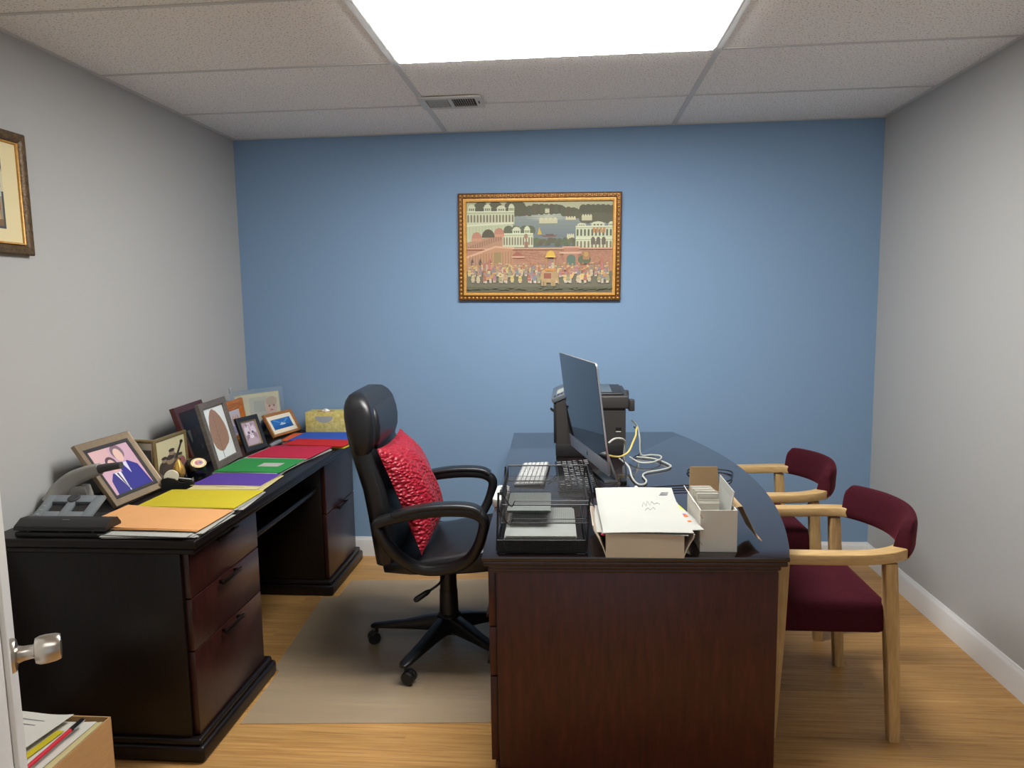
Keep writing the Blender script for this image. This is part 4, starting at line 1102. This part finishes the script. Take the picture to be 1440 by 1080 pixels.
# local: x along the width (near to far), y to the back (+x world side), z up
CMX = Matrix(((e1.x, nb.x, up_.x, B0.x), (e1.y, nb.y, up_.y, B0.y), (e1.z, nb.z, up_.z, B0.z), (0, 0, 0, 1)))
hM = .421
def ring_at(y, inset, n=6): return [CMX @ Vector((wM / 2 + p[0], y, hM / 2 + p[1])) for p in rrect(wM - 2 * inset, hM - 2 * inset, .018, n)]
MB().loft([ring_at(0.0012, .0004), ring_at(.0025, 0), ring_at(.007, 0), ring_at(.009, .004), ring_at(.016, .05), ring_at(.026, .11), ring_at(.032, .16)]).obj('casing', 'alu', mo, sharp=30)
b = MB()
sh = [(p[0] + wM / 2, p[1]) for p in rrect(wM - .001, hM - .0585, .004, 3)]
b.loft([[CMX @ Vector((x, y_, z_ + .0575 + (hM - .0585) / 2)) for x, z_ in sh] for y_ in (0.0011, -.0004)]); b.obj('screen', 'screen', mo)
b = MB()
b.loft([[CMX @ Vector((wM / 2 + x, y_, .0285 + z_)) for x, z_ in rrect(wM - .001, .0565, .004, 3)] for y_ in (.0011, .0002)]); ch = b.obj('chin', 'alu', mo)
# fruit emblem on the chin: bitten outline and leaf
def emb(t):
    a = math.radians(t); r_ = .0105 * (1 + .10 * math.cos(2 * a)) * (1 - .16 * math.exp(-((t - 90) / 22) ** 2) - .10 * math.exp(-((t - 270) / 20) ** 2))
    x, z_ = r_ * math.cos(a), r_ * math.sin(a)
    dx, dz = x - .0125, z_ - .001
    if math.hypot(dx, dz) < .0055:
        x = .0125 - math.sqrt(max(0, .0055 ** 2 - dz * dz))
    return x, z_
ep = [emb(t) for t in range(0, 360, 8)]
b = MB()
b.loft([[CMX @ Vector((wM * .5 - x, y_, .027 + z_)) for x, z_ in ep] for y_ in (.0001, -.0002)])
lf = [(.0, .0115), (.001, .0155), (.005, .0185), (.0048, .015), (.003, .0125)]
b.loft([[CMX @ Vector((wM * .5 - x, y_, .027 + z_)) for x, z_ in lf] for y_ in (.0001, -.0002)])
b.obj('emblem', 'black_gloss', ch)
# stand: sloping plate and foot
def sp_(x, y, z_): return CMX @ Vector((x, y, z_))
mid = wM / 2; SW = .095
hinge = [sp_(mid - SW, .026, .20), sp_(mid + SW, .026, .20)]
hd = Vector((e1.x, e1.y, 0)).normalized(); back = Vector((-hd.y, hd.x, 0)); back = back if back.x > 0 else -back
ctr = (hinge[0] + hinge[1]) / 2
rings = []
for t in (0, .15, .4, .7, .9, 1.0):
    z_ = ctr.z + (ZD + .010 - ctr.z) * t
    off = .005 + .085 * (t ** 1.15)
    pc = Vector((ctr.x, ctr.y, z_)) + back * off
    rings.append([pc - hd * SW - back * .004, pc + hd * SW - back * .004, pc + hd * SW + back * .004, pc - hd * SW + back * .004])
b = MB(); b.loft(rings); b.obj('stand_arm', 'alu', mo)
pc = Vector((ctr.x, ctr.y, ZD)) + back * .094
b = MB()
pts_ = [(pc - hd * SW), (pc + hd * SW), (pc + hd * SW - back * .055), (pc - hd * SW - back * .055)]
b.loft([[p + Vector((0, 0, z_)) for p in pts_] for z_ in (.0005, .0085)]); b.obj('stand_foot', 'alu', mo)
b = MB(); hc = (hinge[0] + hinge[1]) / 2
b.tube([hinge[0] + back * .006, hinge[1] + back * .006], .010, 12); b.obj('hinge_bar', 'dark_metal', mo)

# --- keyboards
def keyboard(label, X, w, d, rows, cols, th, base, keym, gap, tilt=3.0, kh=.003):
    t = thing('keyboard', label, 'keyboard', tuple(X.translation))
    XX = X @ T(0, 0, .0008) @ RY(-tilt)          # local x: towards the back row, y: along the row
    b = MB(); b.box(0, 0, 0.001, w, d, th, .002, X=XX); b.box(w - .014, .004, -math.sin(math.radians(tilt)) * w + .0006, w, d - .004, .003, .001, X=XX)
    b.obj('case', base, t)
    kp = None; m = .005
    for i in range(rows):
        n = cols if i else 10
        y = m; k_ = 0
        rw = (w - 2 * m) / rows
        widths = [1.0] * cols
        if i == 0: widths = [1.3, 1.0, 1.3, (cols - 6.2), 1.3, 1.3]
        elif i in (1, 2): widths = [1.7] + [1.0] * (cols - 3) + [1.3]
        tot = sum(widths); u_ = (d - 2 * m) / tot
        for wd in widths:
            kb = MB(); kb.box(m + i * rw + gap / 2, y + gap / 2, th + .0002, m + (i + 1) * rw - gap / 2, y + wd * u_ - gap / 2, th + kh, .0008, 1, X=XX)
            kb.obj('key', keym, t)
            y += wd * u_
    return t
# rows run from the chair side (-x, row 0) to the screen side (+x)
keyboard('slim white keyboard with silver case on the chair side of the big desk', T(1.643, 2.745, ZD) @ RZ(-2), .118, .37, 6, 14, .0065, 'keyboard_case', 'white_plastic', .0042)
keyboard('black keyboard lying under the screen of the silver computer', T(1.822, 2.625, ZD) @ RZ(3), .150, .50, 6, 16, .012, 'black_plastic', 'black_gloss', .004, kh=.006)

# --- three-tier wire mesh letter trays
tr = thing('letter_tray', 'three-tier black wire mesh letter tray at the near edge of the big desk', 'letter tray', (1.785, 2.15, ZD))
TRX = T(1.655, 1.990, ZD) @ RZ(1.5)
def wire(b, pts, r=.0016): return b.tube(pts, r, 6, X=TRX)
def mesh_panel(b, o, u, v_, nu, nv, r=.00032):
    o, u, v_ = Vector(o), Vector(u), Vector(v_)
    nrm = u.cross(v_).normalized()
    for i in range(nu + 1):
        p = o + u * (i / nu); b.tube([p, p + v_], r, 4, X=TRX)
    for j in range(nv + 1):
        p = o + v_ * (j / nv); b.tube([p + nrm * .0006, p + u + nrm * .0006], r, 4, X=TRX)
TW, TD_, TH = .252, .345, .036
for k_, (z0, y0) in enumerate(((.003, 0.0), (.086, .014), (.136, .026))):
    b = MB()
    x0, x1 = .006 * k_, TW + .012 * k_
    mesh_panel(b, (x0, y0, z0), (x1 - x0, 0, 0), (0, TD_, 0), 46, 60)
    for x in (x0, x1): mesh_panel(b, (x, y0, z0), (0, TD_, 0), (0, 0, TH), 60, 8)
    mesh_panel(b, (x0, y0 + TD_, z0), (x1 - x0, 0, 0), (0, 0, TH), 46, 8)
    if k_ == 0: mesh_panel(b, (x0, y0, z0), (x1 - x0, 0, 0), (0, 0, TH), 60, 12, .0012)
    tt = b.obj('tray', 'black_matte', tr, sharp=80)
    b = MB()
    rim = [(x0, y0, z0 + TH), (x0, y0 + TD_, z0 + TH), (x1, y0 + TD_, z0 + TH), (x1, y0, z0 + TH)]
    wire(b, [rim[0], rim[1]], .0022); wire(b, [rim[1], rim[2]], .0022); wire(b, [rim[2], rim[3]], .0022)
    if k_ == 0: wire(b, [rim[3], rim[0]], .0022)
    else:
        wire(b, smooth_path([(x0, y0, z0 + TH), (x0 + .010, y0, z0 + .02), (x0 + .02, y0, z0 + .004), (x0 + .03, y0 - .003, z0 - .004), (x0 + .036, y0, z0 + .008), (x0 + .04, y0, z0 + .012)], 4), .0015)
        wire(b, [(x0 + .04, y0, z0 + .012), (x1 - .02, y0, z0 + .012)], .0015)
        wire(b, smooth_path([(x1 - .02, y0, z0 + .012), (x1 - .008, y0, z0 + .014), (x1 - .004, y0, z0 + .03), (x1, y0, z0 + TH)], 4), .0015)
    wire(b, [(x0, y0, z0), (x1, y0, z0)], .0020)
    b.obj('rim', 'dark_metal', tt)
for x, dx in ((0.0, .012), (TW, .024)):
    for y, lean in ((.012, .018), (TD_ - .01, .02)):
        b = MB(); wire(b, [(x + (-.003 if x < .1 else .003), y, .003), (x + dx * .5 * (1 if x > .1 else 1) + (-.003 if x < .1 else .003), y + lean, .172)], .0032)
        b.obj('post', 'black_matte', tr)
for k_, (z0, y0, n) in enumerate(((.0055, .006, 32), (.0885, .10, 7))):
    t = thing('paper_stack', ('stack of grey-white papers filling the bottom tier of the black wire tray', 'thin stack of grey papers in the middle tier of the black wire tray')[k_], 'papers', tuple(TRX @ Vector((.12, .17, z0))), group='papers in the wire tray')
    r = random.Random(20 + k_)
    th = (.0012, .0012, .0012)[k_]
    for i in range(n):
        b = MB(); dx, dy = r.uniform(-.004, .006), r.uniform(-.003, .012)
        b.box(.020 + dx + .006 * k_, y0 + dy, z0 + i * (th + .0002), (.222, .150, .13)[k_] + dx, min(y0 + (.279, .20, .12)[k_] + dy, .338), z0 + i * (th + .0002) + th, X=TRX)
        b.obj('sheet', ('paper_grey' if i % 3 else 'paper') if k_ == 0 else 'paper_dim', t)

# --- white power strip by the tray
ps = thing('power_strip', 'white rounded power strip with a dark plug, left of the wire letter tray', 'power strip', (1.612, 2.56, ZD))
b = MB(); b.prism([(1.6125 + p[0], 2.55 + p[1]) for p in rrect(.046, .20, .016, 5)], ZD + .0006, ZD + .030, .004, 2); b.obj('body', 'white_plastic', ps)
b = MB(); b.box(1.610, 2.50, ZD + .0302, 1.636, 2.545, ZD + .044, .004); b.obj('plug', 'black_plastic', ps)
for y in (2.57, 2.60):
    b = MB(); b.box(1.606, y, ZD + .0302, 1.622, y + .012, ZD + .0308); b.obj('socket', 'black_plastic', ps)

# --- open carton full of mail
cb = thing('carton', 'low open beige carton full of mail at the near edge of the big desk', 'box', (2.07, 2.12, ZD))
CBX = T(1.963, 1.968, ZD + .0004) @ RZ(.8)
cw, cd, chh, ct = .218, .30, .072, .003
b = MB()
b.box(0, 0, 0, cw, cd, ct, X=CBX)
b.box(0, 0, ct, cw, ct, chh, .0008, X=CBX); b.box(0, cd - ct, ct, cw, cd, chh, .0008, X=CBX)
for sgn, xb in ((-1, 0.0), (1, cw)):
    rg = []
    for z_, o_ in ((ct, 0), (.03, .008), (.055, .018), (.078, .030), (.092, .032)):
        o_ *= (1.15 if sgn < 0 else .9)
        z_ = z_ if sgn < 0 else z_ * .74
        x = xb + sgn * o_
        rg.append([CBX @ Vector((x - ct / 2 * sgn * -1 if 0 else x, .001, z_)), CBX @ Vector((x + ct * -sgn, .001, z_)), CBX @ Vector((x + ct * -sgn, cd - .001, z_)), CBX @ Vector((x, cd - .001, z_))])
    b.loft(rg)
b.obj('carton_body', 'carton_grey', cb)

def mail(label, cx, cy, z, w, d, th, rot, mtl, bend=0, lift=0, curl=(1, 0), name='envelope', tiltx=0):
    b = MB(); sheet(b, cx, cy, w, d, z, th, rot, bend, lift, curl)
    o = b.obj(name, mtl); return tag(o, label, 'mail', 'mail piled in the beige carton')
MAILX = (2.078, 2.135)
def inbox(name, label, x0, y0, z0, x1, y1, z1, mtl): return tag(MB().box(x0, y0, z0, x1, y1, z1, .001).obj(name, mtl), label, 'mail', 'mail piled in the beige carton')
inbox('mail_bundle', 'thick bundle of mail hidden under the big white envelope in the beige carton', 1.985, 1.985, ZD + .0045, 2.165, 2.250, ZD + .060, 'paper')
z = ZD + .0606
mail('pink-red flyer sticking out left under the big white envelope', 2.052, 2.115, z, .215, .26, .0012, 3, 'f_red', name='flyer'); z += .0022
mail('white sheet sticking out crookedly left beneath the big envelope', 2.050, 2.130, z, .225, .27, .0012, -2, 'paper', name='paper_sheet'); z += .0022
mail('orange folder peeking out behind the big white envelope', 2.040, 2.235, z, .15, .29, .003, 3, 'f_orange', name='file_folder'); z += .0042
o = mail('pale red leaflet edge under the front of the big white envelope', 2.085, 2.10, z, .20, .27, .0012, -3, 'f_scarlet', name='leaflet'); z += .0022
o = mail('lime green and white coupon booklet sticking out right of the big envelope', 2.168, 2.175, z, .10, .26, .002, 10, 'paper', name='booklet')
o.data.materials.append(M.setdefault('lime', mat('lime', c(190, 206, 72), .6)))
for f in o.data.polygons:
    if f.center.x > .01 and f.center.y > .02: f.material_index = 1
z += .0032
mail('white envelope just beneath the topmost big envelope, jutting out right', 2.078, 2.108, z, .235, .325, .0016, -3, 'paper', bend=.003, name='envelope'); z += .0036
fo = mail('white letter with a small orange and purple printed square, right of the big envelope', 2.178, 2.075, z, .088, .20, .0012, 9, 'paper', name='letter')
for nm, mt, q in (('printed_square', 'f_orange', (.018, .020, .038, .042)), ('printed_square', 'f_purple', (.018, .042, .038, .050)), ('printed_square', 'f_orange', (.022, -.03, .032, -.016))):
    bb = MB(); bb.box(q[0], q[1], .00135, q[2], q[3], .0018); s_ = bb.obj(nm, mt, fo, world=False); s_.matrix_basis = T(0, 0, .0006) @ RZ(9)
z += .0022
env = thing('envelope', 'big white scribbled envelope on top of the mail in the beige carton', 'mail', (2.075, 2.112, z), group='mail piled in the beige carton')
b = MB(); sheet(b, 2.074, 2.128, .247, .372, z, .0016, 1.5, .004, .028, (0, 1)); b.obj('envelope_sheet', 'paper', env)
def env_z(x, y):
    u_, v_ = (x - 2.074) / .247 + .5, (y - 2.128) / .372 + .5
    t_ = max(0.0, (v_ - .5) * 2)
    return z + .0019 + .004 * (1 - (2 * u_ - 1) ** 2) * .5 + .028 * t_ * t_ + .0004
b = MB()
for i in range(4):
    p_, q_ = (2.146 + .003 * i, 2.266 + .006 * i), (2.172 + .002 * i, 2.267 + .006 * i)
    b.tube([(p_[0], p_[1], env_z(*p_)), (q_[0], q_[1], env_z(*q_))], .0007, 4)
b.obj('return_address', 'ink', env)
b = MB()
hw_ = ((2.085, 2.18), (2.092, 2.215), (2.098, 2.185), (2.104, 2.225), (2.110, 2.19), (2.118, 2.222), (2.124, 2.20), (2.134, 2.212), (2.140, 2.20))
hw2 = ((2.090, 2.145), (2.100, 2.17), (2.106, 2.15), (2.118, 2.175), (2.122, 2.155))
for hh_ in (hw_, hw2):
    b.tube([(x_, y_, env_z(x_, y_)) for x_, y_ in hh_], .0006, 4)
b.obj('handwriting', 'ink', env)
tag(MB().tube([(2.094, 2.505, ZD + .062), (2.128, 2.440, ZD + .040)], .0062, 12).obj('paper_roll', 'white_plastic'), 'white tube end sticking up behind the mail carton', 'tube')

# --- small white box of cards with open flaps
wb = thing('card_box', 'tall narrow white cardboard box with open flaps, right of the mail carton', 'box', (2.285, 2.13, ZD))
WX = T(2.233, 2.024, ZD + .0004) @ RZ(1.0)
bw_, bd_, bh_, bt_ = .104, .205, .122, .0025
b = MB()
b.box(0, 0, 0, bw_, bd_, bt_, X=WX); b.box(0, 0, bt_, bw_, bt_, bh_, X=WX); b.box(0, bd_ - bt_, bt_, bw_, bd_, bh_, X=WX)
b.box(0, bt_, bt_, bt_, bd_ - bt_, bh_, X=WX); b.box(bw_ - bt_, bt_, bt_, bw_, bd_ - bt_, bh_, X=WX)
b.obj('carton_body', 'carton_white', wb)
b = MB(); b.loft([[WX @ Vector(p) for p in r] for r in ([(.004, bd_, bh_), (bw_ - .006, bd_, bh_), (bw_ - .006, bd_ + .002, bh_), (.004, bd_ + .002, bh_)], [(.010, bd_ + .016, bh_ + .075), (bw_ - .010, bd_ + .016, bh_ + .075), (bw_ - .010, bd_ + .018, bh_ + .075), (.010, bd_ + .018, bh_ + .075)])])
b.obj('back_flap', 'cardboard_in', wb)
b = MB(); b.loft([[WX @ Vector(p) for p in r] for r in ([(bw_ + .0005, .03, bh_), (bw_ + .0005, bd_ - .03, bh_), (bw_ + .0028, bd_ - .03, bh_), (bw_ + .0028, .03, bh_)], [(bw_ + .020, .03, bh_ + .004), (bw_ + .020, bd_ - .03, bh_ + .004), (bw_ + .022, bd_ - .03, bh_ + .002), (bw_ + .022, .03, bh_ + .002)],
     [(bw_ + .066, .035, .030), (bw_ + .066, bd_ - .04, .030), (bw_ + .069, bd_ - .04, .028), (bw_ + .069, .035, .028)], [(bw_ + .080, .038, .022), (bw_ + .080, bd_ - .045, .022), (bw_ + .081, bd_ - .045, .019), (bw_ + .081, .038, .019)])])
b.obj('side_flap', 'cardboard_in', wb)
b = MB(); b.loft([[WX @ Vector(p) for p in r] for r in ([(0, .02, bh_), (0, bd_ - .01, bh_), (-.002, bd_ - .01, bh_), (-.002, .02, bh_)], [(-.012, .02, bh_ + .018), (-.012, bd_ - .01, bh_ + .022), (-.014, bd_ - .01, bh_ + .022), (-.014, .02, bh_ + .018)])])
b.obj('side_flap', 'carton_white', wb)
for z_ in (.02, .06, .098):
    b = MB(); b.box(.006, -.0008, z_, .008, .0, z_ + .014, X=WX @ T(.007, 0, z_) @ RY(-35) @ T(-.007, 0, -z_)); b.obj('tear_mark', 'cardboard', wb)
r = random.Random(4)
cg = 'white cards standing in the white box'
for i in range(22):
    y = .058 + .0062 * i
    hh = bh_ + r.uniform(-.003, .005) + (.024 if i > 3 else .006) - (.004 if i > 15 else 0)
    x0 = .008 + r.uniform(-.002, .002) - (.003 if i > 10 else 0)
    b = MB(); b.box(x0, y, bt_ + .0005, x0 + .060, y + .0016, hh, X=WX @ T(0, 0, 0))
    lab = 'white card standing in the narrow white box'
    tag(b.obj('index_card', 'card_white'), lab, 'card', cg)
b = MB(); b.loft([[Vector(p) for p in r_] for r_ in ([(2.313, 2.190, ZD + .006), (2.314, 2.075, ZD + .006), (2.316, 2.0752, ZD + .006), (2.315, 2.1902, ZD + .006)], [(2.319, 2.190, ZD + .186), (2.334, 2.062, ZD + .166), (2.336, 2.0622, ZD + .166), (2.321, 2.1902, ZD + .186)])])
tag(b.obj('envelope', 'paper'), 'white slanting envelope sticking highest out of the narrow white box', 'mail')

# --- cables
def cable(label, pts, r, mtl, grp='cables behind the computer'):
    return tag(MB().tube(smooth_path(pts, 8), r, 8).obj('cable', mtl), label, 'cable', grp)
zc = ZD + .0052
cable('yellow network cable curving from the computer stand up beside the printer', [(2.020, 3.005, .818), (2.057, 3.03, .806), (2.086, 3.06, .803), (2.117, 3.10, .814), (2.140, 3.16, .842), (2.158, 3.22, .863), (2.165, 3.28, .875), (2.175, 3.33, .882)], .0042, 'cable_yellow')
cable('pale grey cable making the large loop right of the printer', [(2.155, 3.40, .90), (2.176, 3.36, .88), (2.185, 3.32, .83), (2.190, 3.30, zc + .002), (2.235, 3.30, zc), (2.272, 3.26, zc + .004), (2.262, 3.17, zc + .010), (2.215, 3.10, zc + .010), (2.165, 3.10, zc + .010), (2.140, 3.16, zc + .012), (2.130, 3.20, zc + .012)], .0038, 'cable_white')
cable('pale grey cable making the lower long loop toward the mail carton', [(2.165, 3.255, zc), (2.205, 3.240, zc), (2.250, 3.205, zc), (2.292, 3.10, zc), (2.286, 3.05, zc), (2.24, 3.00, zc), (2.178, 2.955, zc), (2.158, 2.90, zc), (2.164, 2.82, zc), (2.150, 2.765, zc), (2.125, 2.770, zc), (2.112, 2.86, zc + .002), (2.108, 3.0, zc + .016), (2.075, 3.07, .79)], .0038, 'cable_white')
cable('short white cable plugged into the back of the computer', [(2.030, 3.10, .850), (2.055, 3.115, .866), (2.085, 3.125, .866), (2.104, 3.145, .850), (2.104, 3.155, .82), (2.100, 3.16, zc + .006)], .0046, 'cable_white')
cable('black cable hanging down by the printer corner', [(2.165, 3.40, .87), (2.182, 3.38, .85), (2.192, 3.36, .80), (2.186, 3.33, zc), (2.160, 3.27, zc), (2.150, 3.23, zc)], .0030, 'black_plastic')
cable('black cord running along the desk from the computer to the loop', [(2.035, 2.72, zc), (2.14, 2.715, zc), (2.25, 2.74, zc), (2.36, 2.765, zc), (2.395, 2.80, zc)], .0026, 'black_plastic')
cable('thin black cord lying just behind the mail carton', [(2.03, 2.66, zc), (2.12, 2.655, zc), (2.22, 2.665, zc), (2.30, 2.68, zc), (2.35, 2.66, zc)], .0024, 'black_plastic')
cable('black cord looped behind the narrow white card box', [(2.395, 2.82, zc), (2.362, 2.90, zc), (2.352, 2.99, zc), (2.385, 3.03, zc), (2.47, 3.02, zc), (2.525, 2.985, zc), (2.520, 2.92, zc), (2.490, 2.83, zc), (2.43, 2.79, zc)], .0028, 'black_plastic')
cable('black cord dangling behind the chin of the computer', [(2.075, 2.90, .835), (2.085, 2.84, .80), (2.075, 2.75, zc + .008), (2.045, 2.70, zc), (2.02, 2.64, zc)], .0026, 'black_plastic')
adp = tag(MB().box(2.058, 2.735, ZD + .0070, 2.082, 2.80, ZD + .026, .004).obj('power_adapter', 'black_plastic'), 'small black power plug lying beside the computer stand', 'plug')
cable('thin black cord between the white and black keyboards', [(1.775, 2.80, zc), (1.795, 2.86, zc), (1.812, 2.93, zc), (1.818, 2.985, zc + .0)], .0022, 'black_plastic')

# ================================================================== BOX OF PAPERS BY THE DOOR
bx = thing('cardboard_box', 'brown cardboard box full of papers on the floor by the door', 'box', (.37, 1.66, 0))
bx0, bx1, by0, by1, bz, bt = .16, .537, 1.42, 1.852, .298, .004
b = MB()
b.box(bx0, by0, .0, bx1, by1, bt)
b.box(bx0, by0, bt, bx1, by0 + bt, bz); b.box(bx0, by1 - bt, bt, bx1, by1, bz)
b.box(bx0, by0 + bt, bt, bx0 + bt, by1 - bt, bz); b.box(bx1 - bt, by0 + bt, bt, bx1, by1 - bt, bz)
b.obj('carton_body', 'cardboard', bx)
tag(MB().box(bx0 + .012, by0 + .012, bt + .001, bx1 - .016, by1 - .012, .282, .002).obj('paper_bundle', 'paper'), 'thick bundle of papers filling the brown cardboard box', 'papers')
zb = .2828
bg = 'papers on top in the brown cardboard box'
def bsheet(name, label, cx, cy, w, d, rot, mtl, z, lift=0, curl=(1, 0), bend=.004):
    b = MB(); sheet(b, cx, cy, w, d, z, .0008, rot, bend, lift, curl); return tag(b.obj(name, mtl), label, 'papers', bg)
bsheet('manila_folder', 'cream manila folder leaning at the right side of the brown box', .414, 1.635, .228, .39, 0, 'manila', zb, lift=.012); zb += .005
bsheet('paper_sheet', 'white sheet under the red pen in the brown box', .380, 1.650, .25, .365, -2, 'card_white', zb, lift=.008); zb += .005
bsheet('paper_sheet', 'yellow-green slip peeking out left of the red pen', .430, 1.70, .022, .16, -6, 'f_yellow', zb + .004, bend=0); zb += .008
ps_ = thing('paper_sheet', 'white printed page on top of the papers in the brown box', 'papers', (.30, 1.65, zb), group=bg)
b = MB(); sheet(b, .310, 1.685, .216, .33, zb, .0008, -8, .003, .012); b.obj('page', 'card_white', ps_)
b = MB()
for i in range(9):
    b.box(-.085, .13 - .022 * i, zb + .0036, .05 - .02 * ((i * 7) % 3), .132 - .022 * i, zb + .0040, X=T(.310, 1.685, 0) @ RZ(-8))
b.obj('printed_lines', 'ink', ps_)
pn = thing('pen', 'red and black pen lying across the papers in the brown box', 'pen', (.46, 1.63, zb + .012))
p0, p1 = Vector((.486, 1.808, .316)), Vector((.487, 1.590, .316))
dv = (p1 - p0).normalized()
b = MB(); b.tube([p0 + dv * .055, p1], .0060, 12); b.obj('barrel', 'red', pn)
b = MB(); b.tube([p0, p0 + dv * .006, p0 + dv * .0548], [.003, .0066, .0066], 12); cpn = b.obj('cap', 'black_plastic', pn)
b = MB(); sdv = Vector((dv.y, -dv.x, 0)).normalized()
b.tube([p0 + sdv * -.008 + dv * .004, p0 + sdv * -.009 + dv * .05], .0016, 6); b.obj('clip', 'alu', cpn)
tag(MB().box(.17, 1.47, .30, .176, 1.80, .345, .001).obj('file_divider', 'paper'), 'white sheet standing upright at the left inside the brown box', 'papers', bg)
